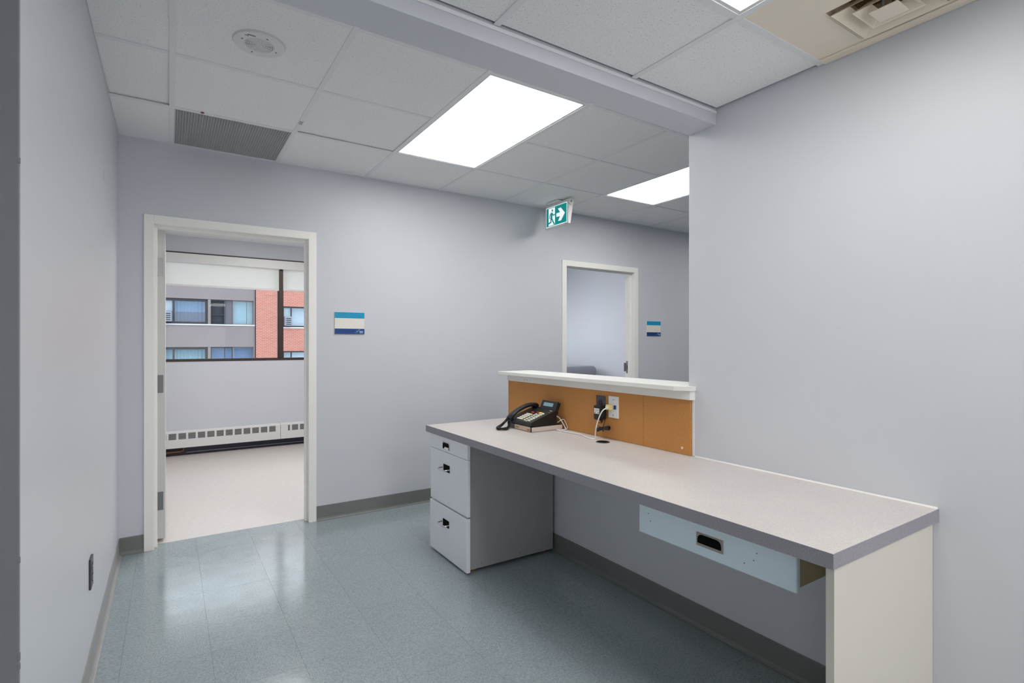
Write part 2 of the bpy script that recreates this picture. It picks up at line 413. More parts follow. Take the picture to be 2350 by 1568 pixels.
def wall_with_holes(x0, x1, y0, y1, z1, holes):
    """holes: (xa, xb, za, zb) along x"""
    b = MB(); x = x0
    for xa, xb, za, zb in sorted(holes):
        b.box(x, xa, y0, y1, 0, z1)
        if za > 0: b.box(xa, xb, y0, y1, 0, za)
        b.box(xa, xb, y0, y1, zb, z1); x = xb
    b.box(x, x1, y0, y1, 0, z1); return b
wall_back = struct(wall_with_holes(-3.0, 7.0, YB, YB2 - 0.005, TOP, [(D1[0] - 0.03, D1[1] + 0.03, 0, DH + 0.03), (D2[0] - 0.03, D2[1] + 0.03, 0, DH + 0.03)]),
       'wall_back', 'wall', 'pale blue-grey back wall pierced by two white-framed doorways', 'wall')
struct(MB().box(XL - 0.13, XL, 1.447, YB, 0, TOP), 'wall_left', 'wall_left', 'pale blue-grey left wall with a low dark outlet and a small grey patch', 'wall')
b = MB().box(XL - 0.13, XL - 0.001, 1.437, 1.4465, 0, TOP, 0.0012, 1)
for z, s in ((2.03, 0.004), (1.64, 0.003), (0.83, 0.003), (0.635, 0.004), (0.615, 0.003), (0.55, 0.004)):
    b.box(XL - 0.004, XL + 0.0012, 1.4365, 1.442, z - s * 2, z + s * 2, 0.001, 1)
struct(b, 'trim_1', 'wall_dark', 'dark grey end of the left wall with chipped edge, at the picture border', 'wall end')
struct(MB().box(XR, XR + 0.12, -3.6, BY1, 0, TOP), 'wall_right', 'wall', 'tall pale blue-grey wall rising behind the near half of the worktop', 'wall')
b = MB().box(XR, XR + 0.12, BY1, 3.093, 0, 1.055)
struct(b, 'wall_counter', 'wall', 'low half-height wall behind the far end of the worktop', 'wall')
struct(MB().box(XR - 0.004, XR - 0.0005, 1.543, 1.556, 0.762, 1.014, 0.001, 1), 'trim_2', 'white', 'thin white corner strip at the right end of the cork panels', 'corner strip')
b = MB().box(XL - 0.13, XR, BY0, BY1, 2.216, TOP)
struct(b, 'beam', 'wall', 'blue-grey painted ceiling beam running from left wall to counter wall', 'beam')
# unseen sides that close the rooms
struct(MB().box(-3.0, -2.88, -3.6, 3.92, 0, TOP).box(-2.88, XL - 0.13, 1.47, 1.59, 0, TOP), 'wall_west', 'wall', 'plain wall closing the waiting side, outside the picture', 'wall')
struct(MB().box(-2.88, XR, -3.6, -3.48, 0, TOP), 'wall_front', 'wall', 'plain wall behind the viewer, outside the picture', 'wall')
struct(MB().box(6.88, 7.0, -3.6, YE, 0, TOP).box(XR + 0.12, 6.88, 0.3, 0.42, 0, TOP), 'wall_east', 'wall', 'plain walls closing the corridor behind the counter wall', 'wall')
struct(MB().box(-0.30, -0.18, YB2, YE, 0, TOP), 'wall_office_left', 'wall', 'side wall of the office behind the open door leaf', 'wall')
struct(MB().box(2.45, 2.57, YB2, YE, 0, TOP), 'wall_office_right', 'wall', 'partition between the two rooms behind the back wall', 'wall')
struct(MB().box(5.20, 5.32, YB2, YE, 0, TOP), 'wall_exam', 'wall', 'pale lavender-grey wall seen through the far right doorway', 'wall')
WZ0, WZ1 = 1.062, 2.318
W1, W2 = (-0.12, 2.35), (2.75, 5.10)
struct(wall_with_holes(-3.0, 7.0, YE, YE + 0.15, TOP, [(W1[0], W1[1], WZ0, WZ1), (W2[0], W2[1], WZ0, WZ1)]), 'wall_window', 'wall', 'window wall of the office seen through the left doorway', 'wall')

# baseboards : vinyl cove
def cove(b, axis, a, c, wall, sgn, h=0.105):
    # profile offset from the wall plane (o) and height
    pr = [(0, h), (0.003, h), (0.004, h - 0.003), (0.004, 0.02), (0.007, 0.009), (0.013, 0.003), (0.018, 0.0012), (0.018, 0.0004), (0, 0.0004)]
    b.prism([(wall + sgn * o, z) for o, z in pr], axis, a, c); return b
b = MB(); cove(b, 'y', XR - 0, XR - 0, 0, 0) if False else None
b = MB()
def cove_x(b, x0, x1, y, sgn): cove(b, 'x', x0, x1, y, sgn)
for x0, x1 in ((XL + 0.004, -0.131), (0.880, 3.108), (4.120, 6.88)): cove_x(b, x0, x1, YB, -1)
struct(b, 'baseboard_back', 'base', 'dark grey-green vinyl cove base along the back wall', 'baseboard')
def cove_y(b, y0, y1, x, sgn): cove(b, 'y', y0, y1, x, sgn)
b = MB(); cove_y(b, 1.45, YB - 0.018, XL, 1); struct(b, 'baseboard_left', 'base_left', 'taupe grey vinyl cove base along the left wall', 'baseboard')
b = MB(); cove_y(b, -3.4, 0.655, XR, -1); cove_y(b, 0.686, 3.09, XR, -1); struct(b, 'baseboard_right', 'base', 'dark grey vinyl cove base under the worktop', 'baseboard')

# ------------------------------------------------------------------ ceilings
cl = MB().box(XL - 0.13, 7.0, BY1, YB, H1 + 0.14, H1 + 0.2)
ceil1 = struct(cl, 'ceiling', 'plenum', 'suspended white tile ceiling beyond the beam', 'ceiling')
cl = MB().box(-3.0, XR, -3.6, BY0, H2 + 0.19, H2 + 0.22)
ceil2 = struct(cl, 'ceiling.001', 'plenum', 'lower white tile ceiling above the counter', 'ceiling')
struct(MB().box(-2.88, 0.245, -3.48, BY0 - 0.001, H2 + 0.002, H2 + 0.03).box(0.245, XR, -3.48, -0.25, H2 + 0.002, H2 + 0.03), 'ceiling.003', 'tee', 'plain ceiling of the waiting side, outside the picture', 'ceiling')
struct(MB().box(-0.18, 2.45, YB2, YE, 2.5, 2.56).box(2.57, 5.2, YB2, YE, 2.5, 2.56), 'ceiling.002', 'tee', 'plain ceiling of the rooms beyond the back wall', 'ceiling')
struct(MB().box(-3.1, 7.1, -3.7, YE + 0.15, TOP, TOP + 0.1), 'sky_block_slab', 'concrete', 'unseen slab added above all ceilings to keep sky light out', 'slab')  # added out of view so no sky light leaks into the rooms

G = 0.6096
tm = {}
def ctile(ceil, x0, x1, y0, y1, z, tilt=None):
    key = (round(x1 - x0, 3), round(y1 - y0, 3))
    if key not in tm: tm[key] = boxmesh('ceiling_tile', key[0] - 0.005, key[1] - 0.005, 0.015, 'tile', 0.0015)
    o = piece('ceiling_tile', tm[key], ((x0 + x1) / 2, (y0 + y1) / 2, z + 0.004), ceil)
    if tilt: o.rotation_euler = tilt; o.location.z += 0.004
def tee(ceil, x0, x1, y0, y1, z, m='tee'):
    MB().box(x0, x1, y0, y1, z, z + 0.0035, 0.0008, 1).build('ceiling_tee', m, ceil)
tw = 0.012
gx = [XL] + [0.0114 + G * i for i in range(0, 11)]
gy = [BY1, 2.088, 2.088 + G, 2.088 + 2 * G, YB]
holes1 = {(2 + 1, 1), (2 + 1, 2), (5 + 1, 1), (5 + 1, 2), (1, 3)}
for i in range(len(gx) - 1):
    for j in range(4):
        if (i, j) in holes1 or ((i, j) == (8, 1)) : 
            if (i, j) in holes1: continue
        y1 = gy[j + 1] - (0.006 if j == 3 else 0)
        tilt = None
        if (i, j) == (0, 2): tilt = (R(0.45), R(-0.7), 0)
        if (i, j) == (2, 2): tilt = (R(0.10), R(0.25), 0)
        ctile(ceil1, gx[i], gx[i + 1], gy[j], y1, H1, tilt)
for i in range(1, len(gx)):
    tee(ceil1, gx[i] - tw, gx[i] + tw, BY1, YB, H1)
for i in range(len(gx) - 1):
    for j in (1, 2, 3):
        if j == 2 and i in (3, 6): continue
        tee(ceil1, gx[i] + (tw if i else 0), gx[i + 1] - tw, gy[j] - tw, gy[j] + tw, H1 + 0.0003)
for i in range(len(gx) - 1):                                                  # wall angle
    tee(ceil1, gx[i] + (tw if i else 0), gx[i + 1] - tw, YB - 0.022, YB - 0.0005, H1 + 0.0006)
tee(ceil1, XL + 0.0005, XL + 0.004, BY1, YB - 0.03, H1 + 0.0006)

g2x = [0.262, 0.872, 1.482, XR]; g2y = [-0.228, 0.382, 0.992, BY0]
for i in range(3):
    for j in range(3):
        if (i == 1 and j == 1) or (i == 2 and j == 1): continue
        ctile(ceil2, g2x[i], g2x[i + 1] - (0.008 if i == 2 else 0), g2y[j], g2y[j + 1] - (0.008 if j == 2 else 0), H2)
for i in (0, 1, 2): tee(ceil2, g2x[i] - tw, g2x[i] + tw, -0.24, BY0 - 0.0005, H2)
for i in range(3):
    for j in (0, 1, 2): tee(ceil2, g2x[i] + tw, g2x[i + 1] - (tw if i < 2 else 0.001), g2y[j] - tw, g2y[j] + tw, H2 + 0.0003)
MB().box(0.25, XR - 0.001, BY0 - 0.0045, BY0 - 0.0005, H2 - 0.016, H2 - 0.004).build('wall_angle', 'tee', ceil2)
MB().cyl((0.150, 2.698 + G - 0.010, H1 + 0.0015), (0.150, 2.698 + G - 0.010, H1 - 0.0008), 0.009, n=12).build('sticker', 'red', ceil1, label='small red dot stuck on the ceiling grid')
MB().box(0.613, 0.633, 3.12, 3.17, H1 - 0.0004, H1 + 0.001).build('sticker', 'label_pale', ceil1, label='small grey printed tag on the ceiling grid')

# ceiling light panels
def light(x0, x1, y0, y1, z, label):
    t = thing('ceiling_light', label, 'ceiling light', ((x0 + x1) / 2, (y0 + y1) / 2, z), 'recessed ceiling lights')
    f = 0.012
    b = MB().box(x0, x0 + f, y0, y1, z + 0.003, z + 0.05).box(x1 - f, x1, y0, y1, z + 0.003, z + 0.05)
    b.box(x0 + f, x1 - f, y0, y0 + f, z + 0.003, z + 0.05).box(x0 + f, x1 - f, y1 - f, y1, z + 0.003, z + 0.05)
    b.build('frame', 'white', t)
    MB().box(x0 + f, x1 - f, y0 + f, y1 - f, z + 0.010, z + 0.014).build('diffuser', 'panel', t)
    MB().box(x0 + 0.004, x1 - 0.004, y0 + 0.004, y1 - 0.004, z + 0.052, z + 0.11).build('housing', 'white', t)
    return t
light(gx[3] + tw, gx[4] - tw, gy[1] + tw, gy[3] - tw, H1, 'large lit rectangular ceiling panel, mid-ceiling beyond the beam')
light(gx[6] + tw, gx[7] - tw, gy[1] + tw, gy[3] - tw, H1, 'lit ceiling panel partly hidden by the tall right wall, near the exit sign')
light(0.872 + tw, 1.482 - tw, -0.228 + tw, 0.992 - tw, H2, 'lit ceiling panel cut off at the top, beside the cream air diffuser')

# ceiling speaker
c = (0.315, 2.415)
t = thing('ceiling_speaker', 'round white speaker with perforated centre in a ceiling tile', 'speaker', (c[0], c[1], H1))
MB().lathe([(0.056, H1 - 0.001), (0.056, H1 - 0.0045), (0.085, H1 - 0.0045), (0.097, H1 - 0.003), (0.101, H1 + 0.0035)], *c, 48).build('baffle', 'white', t, True)
MB().lathe([(0, H1 - 0.0030), (0.0562, H1 - 0.0030), (0.0562, H1 - 0.0010)], *c, 40).build('grille_backing', 'plenum', t)
b = MB()
for k in range(9):
    r0 = 0.0015 + k * 0.0062
    b.lathe([(r0, H1 - 0.0030), (r0, H1 - 0.0046), (r0 + 0.0040, H1 - 0.0046), (r0 + 0.0040, H1 - 0.0030), (r0, H1 - 0.0030)], *c, 32)
for k in range(12):
    b.box(c[0], c[0] + 0.056, c[1] - 0.0012, c[1] + 0.0012, H1 - 0.0046, H1 - 0.0031, rot=Matrix.Rotation(2 * PI * k / 12, 3, 'Z'), piv=Vector((c[0], c[1], H1)))
b.build('grille', 'white', t)
for a in (0.3, PI / 2 + 0.3, PI + 0.3, 1.5 * PI + 0.3):
    MB().cyl((c[0] + 0.07 * math.cos(a), c[1] + 0.07 * math.sin(a), H1 - 0.004), (c[0] + 0.07 * math.cos(a), c[1] + 0.07 * math.sin(a), H1 - 0.0056), 0.004, n=10).build('screw', 'hinge', t)
MB().box(c[0] - 0.052, c[0] - 0.022, c[1] - 0.068, c[1] - 0.061, H1 - 0.0052, H1 - 0.0042).box(c[0] - 0.060, c[0] - 0.047, c[1] - 0.058, c[1] - 0.053, H1 - 0.0052, H1 - 0.0042).build('maker_mark', 'hinge', t)

# return air grille (egg crate)
gx0, gx1, gy0, gy1 = gx[1] + tw, gx[2] - tw, gy[3] + tw, YB - 0.024
t = thing('return_air_grille', 'grey egg-crate return air grille in the ceiling above the left doorway', 'air grille', ((gx0 + gx1) / 2, (gy0 + gy1) / 2, H1))
b = MB().box(gx0, gx0 + 0.006, gy0, gy1, H1 + 0.001, H1 + 0.02).box(gx1 - 0.006, gx1, gy0, gy1, H1 + 0.001, H1 + 0.02)
b.box(gx0 + 0.006, gx1 - 0.006, gy0, gy0 + 0.006, H1 + 0.001, H1 + 0.02).box(gx0 + 0.006, gx1 - 0.006, gy1 - 0.006, gy1, H1 + 0.001, H1 + 0.02)
b.build('frame', 'grille', t)
b = MB(); n = 44
for k in range(1, n):
    x = gx0 + (gx1 - gx0) * k / n; b.box(x - 0.0011, x + 0.0011, gy0 + 0.006, gy1 - 0.006, H1 + 0.002, H1 + 0.014)
for k in range(1, n):
    y = gy0 + (gy1 - gy0) * k / n; b.box(gx0 + 0.006, gx1 - 0.006, y - 0.0008, y + 0.0008, H1 + 0.003, H1 + 0.013)
b.build('lattice', 'grille', t)
MB().box(gx0, gx1, gy0, gy1, H1 + 0.045, H1 + 0.05).build('duct_back', 'duct', t)

# cream air diffuser with stepped square cones
dx0, dx1, dy0, dy1 = 1.482 + tw, XR - 0.0015, 0.382 + tw, 0.992 - tw
cx, cy = 1.812, 0.712
t = thing('air_diffuser', 'cream metal air diffuser with nested square cones beside the right wall', 'air vent', (cx, cy, H2))
def ringplate(b, x0, x1, y0, y1, hx, hy, z0, z1):
    b.box(x0, cx - hx, y0, y1, z0, z1).box(cx + hx, x1, y0, y1, z0, z1)
    b.box(cx - hx, cx + hx, y0, cy - hy, z0, z1).box(cx - hx, cx + hx, cy + hy, y1, z0, z1); return b
def cone(b, h0, z0, h1, z1, th=0.0015):
    """square frustum skirt from half size h0 at z0 to h1 at z1, with a small turned lip"""
    bm = bmesh.new()
    def ring(h, z): return [bm.verts.new((cx + sx * h, cy + sy * h, z)) for sx, sy in ((-1, -1), (1, -1), (1, 1), (-1, 1))]
    rs = [ring(h0, z0), ring(h1, z1), ring(h1 - 0.004, z1), ring(h0 - 0.004, z0 + 0.002)]
    for A, B in zip(rs, rs[1:] + rs[:1]):
        for k in range(4): bm.faces.new((A[k], A[(k + 1) % 4], B[(k + 1) % 4], B[k]))
    bmesh.ops.recalc_face_normals(bm, faces=bm.faces[:]); b._take(bm); return b
ringplate(MB(), dx0, dx1, dy0, dy1, 0.126, 0.126, H2 + 0.002, H2 + 0.005).build('panel', 'beige_paint', t)
cone(MB(), 0.126, H2 + 0.003, 0.132, H2 + 0.10).build('neck', 'beige_paint', t)
MB().box(XR - 0.042, XR - 0.0012, dy0, dy1, H2 - 0.004, H2 + 0.0018, 0.0015, 1).build('border', 'beige_paint', t)
for h in (0.112, 0.070):
    b = MB(); cone(b, h, H2 - 0.006, h - 0.030, H2 + 0.022)
    b.build('cone', 'beige_paint', t)
MB().prism([(cx - 0.038, cy - 0.038), (cx + 0.038, cy - 0.038), (cx + 0.038, cy + 0.038), (cx - 0.038, cy + 0.038)], 'z', H2 - 0.014, H2 - 0.010, 0.0012).build('centre_plate', 'beige_paint', t)
b = MB().box(cx - 0.036, cx - 0.030, cy - 0.003, cy + 0.003, H2 - 0.011, H2 + 0.06).box(cx + 0.030, cx + 0.036, cy - 0.003, cy + 0.003, H2 - 0.011, H2 + 0.06)
b.box(cx - 0.125, cx + 0.125, cy - 0.004, cy + 0.004, H2 + 0.055, H2 + 0.062); b.build('bracket', 'hinge', t)
MB().box(cx - 0.136, cx + 0.136, cy - 0.136, cy + 0.136, H2 + 0.10, H2 + 0.105).build('duct_back', 'tan_duct', t)

# ------------------------------------------------------------------ exit sign
ex, ey0, ey1, ez0, ez1 = 2.84, 3.510, 3.805, 2.305, 2.478
t = thing('exit_sign', 'green running-man exit sign with right arrow hanging from the ceiling', 'exit sign', (ex + 0.03, 3.65, H1))
# wedge housing : face on -x side
MB().prism([(ex, ez0 - 0.012), (ex + 0.028, ez0 - 0.012), (ex + 0.062, H1 - 0.03), (ex + 0.058, H1 - 0.012), (ex + 0.004, H1 - 0.012), (ex, H1 - 0.03)], 'y', ey0 - 0.012, ey1 + 0.012, 0.003).build('housing', 'white_plastic', t)
MB().box(ex - 0.03, ex + 0.075, 3.60, 3.75, H1 - 0.012, H1 - 0.0002, 0.003).build('canopy', 'white_plastic', t)
MB().cyl((ex + 0.030, ey0 + 0.004, H1 - 0.032), (ex + 0.030, ey0 - 0.020, H1 - 0.032), 0.028, n=24).build('end_cap', 'white_plastic', t, True)
MB().cyl((ex + 0.030, ey0 - 0.018, H1 - 0.032), (ex + 0.030, ey0 - 0.022, H1 - 0.032), 0.008, n=14).build('screw', 'hinge', t)
MB().cyl((ex + 0.025, ey0 - 0.010, 2.435), (ex + 0.025, ey0 - 0.0135, 2.435), 0.004, n=10).build('indicator', 'led', t)
fx = ex - 0.0012
fc = MB().box(fx, ex + 0.0005, ey0, ey1, ez0, ez1).build('face_border', 'exit_white', t)
MB().box(fx - 0.0006, fx, ey0 + 0.005, ey1 - 0.005, ez0 + 0.005, ez1 - 0.005).build('face_panel', 'exit_green', t)
EW, EH = ey1 - ey0, ez1 - ez0
def E(s, q): return (ey1 - s * EW, ez1 - q * EH)
def strokes(b, lst, wd, x0, x1):
    for (a, c) in lst:
        a, c = Vector(E(*a)), Vector(E(*c)); d = (c - a).normalized(); nrm = Vector((-d.y, d.x)) * wd / 2; e = d * wd * 0.25
        b.prism([tuple(a - e + nrm), tuple(c + e + nrm), tuple(c + e - nrm), tuple(a - e - nrm)], 'x', x0, x1)
MB().prism([E(.13, .06), E(.44, .06), E(.44, .94), E(.13, .94)], 'x', fx - 0.0012, fx - 0.0006).build('pictogram_door', 'exit_white', t)
arrow = [(.91, .5), (.73, .826), (.59, .82), (.69, .6), (.51, .59), (.51, .41), (.69, .405), (.58, .19), (.72, .187)]
MB().prism([E(*p) for p in arrow], 'x', fx - 0.0012, fx - 0.0006).build('arrow', 'exit_white', t)
b = MB(); hx0, hx1 = fx - 0.0018, fx - 0.0012
b.prism([(E(.315, .19)[0] + 0.010 * math.cos(a * PI / 6), E(.315, .19)[1] + 0.0115 * math.sin(a * PI / 6)) for a in range(12)], 'x', hx0, hx1)
strokes(b, [((.285, .33), (.265, .60))], 0.026, hx0, hx1)
strokes(b, [((.26, .31), (.20, .40)), ((.20, .40), (.175, .56)), ((.31, .33), (.36, .45)), ((.36, .45), (.45, .43))], 0.010, hx0, hx1)
strokes(b, [((.255, .58), (.25, .77)), ((.25, .77), (.12, .82)), ((.28, .58), (.35, .77)), ((.35, .77), (.415, .92))], 0.014, hx0, hx1)
b.build('pictogram_person', 'exit_green', t)
MB().box(ex - 0.0008, ex + 0.001, ey0 + 0.005, ey0 + 0.03, ez0 - 0.007, ez0 - 0.003).build('maker_mark', 'hinge', t)

# ------------------------------------------------------------------ doors
def door_frame(n, x0, x1, label):
    d = thing('door_%d' % n, label, 'doorway', ((x0 + x1) / 2, YB, 0), kind='structure')
    f, yf, yr = 0.052, YB - 0.012, YB2 + 0.008
    def jamb(xa, xb, stop):
        MB().box(xa, xb, yf, yr, 0, DH + f, 0.0015, 1).build('jamb', 'frame', d)
        MB().box(min(stop), max(stop), YB + 0.038, YB + 0.075, 0, DH - 0.0165, 0.001, 1).build('stop', 'frame', d)
    jamb(x0 - f, x0, (x0, x0 + 0.016)); jamb(x1, x1 + f, (x1 - 0.016, x1))
    MB().box(x0, x1, yf, yr, DH, DH + f, 0.0015, 1).build('head', 'frame', d)
    MB().box(x0, x1, YB + 0.038, YB + 0.075, DH - 0.016, DH, 0.001, 1).build('stop', 'frame', d)
    return d
d1 = door_frame(1, *D1, 'white steel doorway on the left, open to a bright office with a window')
lf = MB().box(-0.066, -0.022, 4.056, 4.96, 0.02, 1.995, 0.0015, 1).build('door_leaf', 'door', d1)
for z0, z1 in ((1.703, 1.817), (0.954, 1.068), (0.204, 0.320)):
    h = MB().box(-0.0695, -0.032, 4.0535, 4.0562, z0, z1, 0.0006, 1)
    for k, (px, pz) in enumerate(((-0.058, 0.10), (-0.043, 0.072), (-0.043, 0.042), (-0.058, 0.014))):
        h.cyl((px, 4.0538, z0 + pz), (px, 4.0524, z0 + pz), 0.005, n=10)
    h.cyl((-0.072, 4.050, z0), (-0.072, 4.050, z1), 0.0055, n=10)
    h.build('hinge', 'metal' if z0 > 1.5 else 'hinge', lf)
d2 = door_frame(2, *D2, 'white steel doorway at the far right above the ledge, showing a lavender wall')
b = MB().box(D2[1] - 0.0025, D2[1] + 0.001, 3.998, 4.030, 0.955, 1.085, 0.001, 1).box(D2[1] - 0.004, D2[1], 3.985, 4.000, 0.985, 1.055, 0.001, 1)
b.box(D2[1] - 0.018, D2[1], 4.036, 4.0525, 0.975, 1.065, 0.002, 1); sp = b.build('strike_plate', 'hinge', d2)
MB().box(D2[1] - 0.0032, D2[1] - 0.002, 4.006, 4.022, 0.998, 1.040).build('latch_hole', 'slot', sp)

# ------------------------------------------------------------------ office window, blinds, heater
def window(n, x0, x1, mull, label):
    wdw = thing('window_%d' % n, label, 'window', ((x0 + x1) / 2, YE, WZ0), kind='structure')
    y0, y1 = YE + 0.005, YE + 0.075
    f = 0.030
    MB().box(x0, x1, y0 - 0.012, y1, WZ0, WZ0 + f, 0.002, 1).build('bottom_rail', 'winframe', wdw)
    MB().box(x0, x1, y0, y1, WZ1 - f, WZ1, 0.002, 1).build('top_rail', 'winframe', wdw)
    edges = [x0 + f] + [m for m in mull] + [x1 - f]
    MB().box(x0, x0 + f, y0, y1, WZ0 + f, WZ1 - f).build('side_rail', 'winframe', wdw)
    MB().box(x1 - f, x1, y0, y1, WZ0 + f, WZ1 - f).build('side_rail', 'winframe', wdw)
    for m in mull:
        MB().box(m - 0.024, m + 0.024, y0 - 0.006, y1, WZ0 + f, WZ1 - f, 0.002, 1).build('mullion', 'winframe', wdw)
        MB().box(m - 0.032, m - 0.024, y0 + 0.02, y1, WZ0 + f, WZ1 - f).box(m + 0.024, m + 0.032, y0 + 0.02, y1, WZ0 + f, WZ1 - f).build('glazing_bead', 'winframe', wdw)
    for a, c in zip(edges, edges[1:]):
        MB().box(a + (0.024 if a in mull else 0), c - (0.024 if c in mull else 0), y0 + 0.04, y0 + 0.045, WZ0 + f, WZ1 - f).build('pane', 'glass', wdw)
    return wdw
window(1, *W1, [1.172], 'dark bronze framed office window with white roller blinds')
window(2, *W2, [3.95], 'window of the exam room, out of sight beyond the far doorway')
def roller(x0, x1, z1, z0, label):
    t = thing('roller_blind', label, 'blind', ((x0 + x1) / 2, YE - 0.02, z1), 'white roller blinds in the office window')
    MB().cyl((x0, YE - 0.022, z1 - 0.02), (x1, YE - 0.022, z1 - 0.02), 0.019, n=16).build('roller', 'white', t, True)
    b = MB(); n = 24
    b.box(x0 + 0.006, x1 - 0.006, YE - 0.0045, YE - 0.0035, z0 + 0.02, z1 - 0.02); b.build('fabric', 'blind', t)
    MB().box(x0 + 0.006, x1 - 0.006, YE - 0.009, YE - 0.001, z0, z0 + 0.022, 0.003).build('bottom_bar', 'white', t)
roller(-0.10, 1.153, 2.225, 1.925, 'wide half-lowered white roller blind left of the dark mullion')
roller(1.190, 2.30, 2.225, 1.93, 'white roller blind right of the dark mullion, partly hidden by the door frame')
b = MB().box(-0.11, 2.34, YE - 0.072, YE - 0.046, 2.19, 2.294, 0.004); vb = b.build('blind_valance', 'white', None, origin=(1.1, YE - 0.03, 2.2))
tag(vb, 'long white valance box across the top of the office window', 'valance')

t = thing('baseboard_heater', 'long white baseboard heater with square grilles under the office window', 'heater', (1.1, YE, 0.1))
hy0 = YE - 0.10; hz0, hz1 = 0.098, 0.284
cov_edges = [(-0.17, 1.148), (1.152, 2.44)]
gr = []
p = 0.0935
for k in range(14): gr.append((1.094 - p * k - 0.072, 1.094 - p * k))
gr = [g for g in gr if g[0] > -0.165]
gr2 = [(1.235, 1.258)] + [(1.282 + p * k, 1.282 + p * k + 0.072) for k in range(12)]
gr2 = [g for g in gr2 if g[1] < 2.43]
for (xa, xb), gs in zip(cov_edges, (sorted(gr), gr2)):
    b = MB(); x = xa
    za, zb = 0.192, 0.260
    b.box(xa, xb, hy0, hy0 + 0.004, hz0, za); b.box(xa, xb, hy0, hy0 + 0.004, zb, hz1 - 0.012)
    for ga, gb in gs:
        b.box(x, ga, hy0, hy0 + 0.004, za, zb); x = gb
    b.box(x, xb, hy0, hy0 + 0.004, za, zb)
    b.prism([(hy0, hz1 - 0.012), (hy0 + 0.016, hz1), (YE - 0.001, hz1), (YE - 0.001, hz1 - 0.004), (hy0 + 0.018, hz1 - 0.004), (hy0 + 0.004, hz1 - 0.014)], 'x', xa, xb)
    b.prism([(hy0, hz0), (hy0, hz0 - 0.003), (hy0 + 0.02, hz0 - 0.006), (hy0 + 0.02, hz0 - 0.003)], 'x', xa, xb)
    b.build('cover', 'heater', t)
    for ga, gb in gs:
        g = MB()
        for q in range(6):
            z = za + 0.004 + q * 0.0115
            g.prism([(hy0 + 0.003, z), (hy0 + 0.003, z + 0.0055), (hy0 + 0.014, z + 0.011), (hy0 + 0.014, z + 0.0055)], 'x', ga, gb)
        g.build('grille', 'heater_fin', t)
MB().box(-0.17, 2.44, hy0 + 0.035, YE - 0.002, 0.115, 0.25).build('fin_element', 'plenum', t)
MB().box(-0.17, 2.44, YE - 0.014, YE - 0.001, 0.001, 0.098).build('kick_base', 'navy', t)
MB().box(0.16, 2.44, YE - 0.05, YE - 0.046, 0.028, 0.036).build('kick_rail', 'hinge', t)
MB().tube([(-0.15, YE - 0.06, 0.045), (0.06, YE - 0.06, 0.047), (0.115, YE - 0.06, 0.05), (0.135, YE - 0.06, 0.07), (0.138, YE - 0.06, 0.12)], 0.012, 10).cyl((-0.03, YE - 0.06, 0.046), (-0.005, YE - 0.06, 0.046), 0.0155, n=12).cyl((0.07, YE - 0.06, 0.047), (0.095, YE - 0.06, 0.048), 0.0155, n=12).build('pipe', 'copper', t, True)

# exam table through the far doorway
t = thing('exam_table', 'grey upholstered exam table with rounded end, behind the far doorway', 'exam table', (4.82, 6.2, 0))
MB().box(4.50, 5.12, 5.62, 7.0, 0.80, 0.955, 0.07, 6).build('cushion', 'cushion', t, True)
MB().box(4.56, 5.10, 5.72, 6.95, 0.10, 0.80, 0.01).build('cabinet', 'cabinet', t)
MB().box(4.60, 5.08, 5.78, 6.9, 0.0, 0.10).build('plinth', 'dark', t)

# ------------------------------------------------------------------ buildings across the street
FY = 30.0
struct(MB().box(-40, 60, 8.0, 70, -9.2, -9.0), 'ground', 'concrete', 'street far below the office window', 'ground')
t = thing('apartment_block', 'taupe panelled apartment block with long window bands across the street', 'building', (-2, FY, -9))
bx0, bx1 = -12.0, 3.70
for z0, z1 in ((7.1, 10.0), (3.46, 5.85), (1.10, 2.21), (-2.4, -0.15), (-9, -3.7)):
    MB().box(bx0, bx1, FY, FY + 0.25, z0, z1).build('facade_panel', 'brown_panel', t)
MB().box(bx0, bx1, FY + 2.2, FY + 8, -9, 10).build('core', 'room_dark', t)
MB().box(bx0, bx1, FY + 0.02, FY + 0.3, 5.85, 7.1).build('upper_window_band', 'room_dark', t)
MB().box(bx1 - 0.06, bx1, FY - 0.02, FY + 2.2, -9, 10).build('end_post', 'brown_panel', t)
def ext_window(par, x0, x1, z0, z1, fr, fw, split=None, back=None, bm=None, y=FY + 0.12):
    b = MB().box(x0, x0 + fw, y, y + 0.1, z0, z1).box(x1 - fw, x1, y, y + 0.1, z0, z1).box(x0 + fw, x1 - fw, y, y + 0.1, z0, z0 + fw).box(x0 + fw, x1 - fw, y, y + 0.1, z1 - fw, z1)
    for s in split or []: b.box(s - fw * 0.4, s + fw * 0.4, y, y + 0.1, z0 + fw, z1 - fw)
    o = b.build('window', fr, par)
    MB().box(x0 + fw, x1 - fw, y + 0.05, y + 0.06, z0 + fw, z1 - fw).build('pane', 'ext_glass', o)
    if back == 'curtain':
        b = MB(); n = 60
        pts = [(x0 + (x1 - x0) * i / n, y + 0.45 + 0.04 * math.sin(i * 1.3)) for i in range(n + 1)]
        zm = z0 + (z1 - z0) * 0.5; rev = [(px, py + 0.01) for px, py in reversed(pts)]
        b.prism(pts + rev, 'z', zm, z1); b.build('curtain', bm, o)
        MB().prism(pts + rev, 'z', z0 + 0.08, zm).build('curtain', 'curtain_mauve', o)
    elif back == 'flat':
        MB().box(x0, x1, y + 0.4, y + 0.42, z0, z1).build('screen', bm, o)
    return o
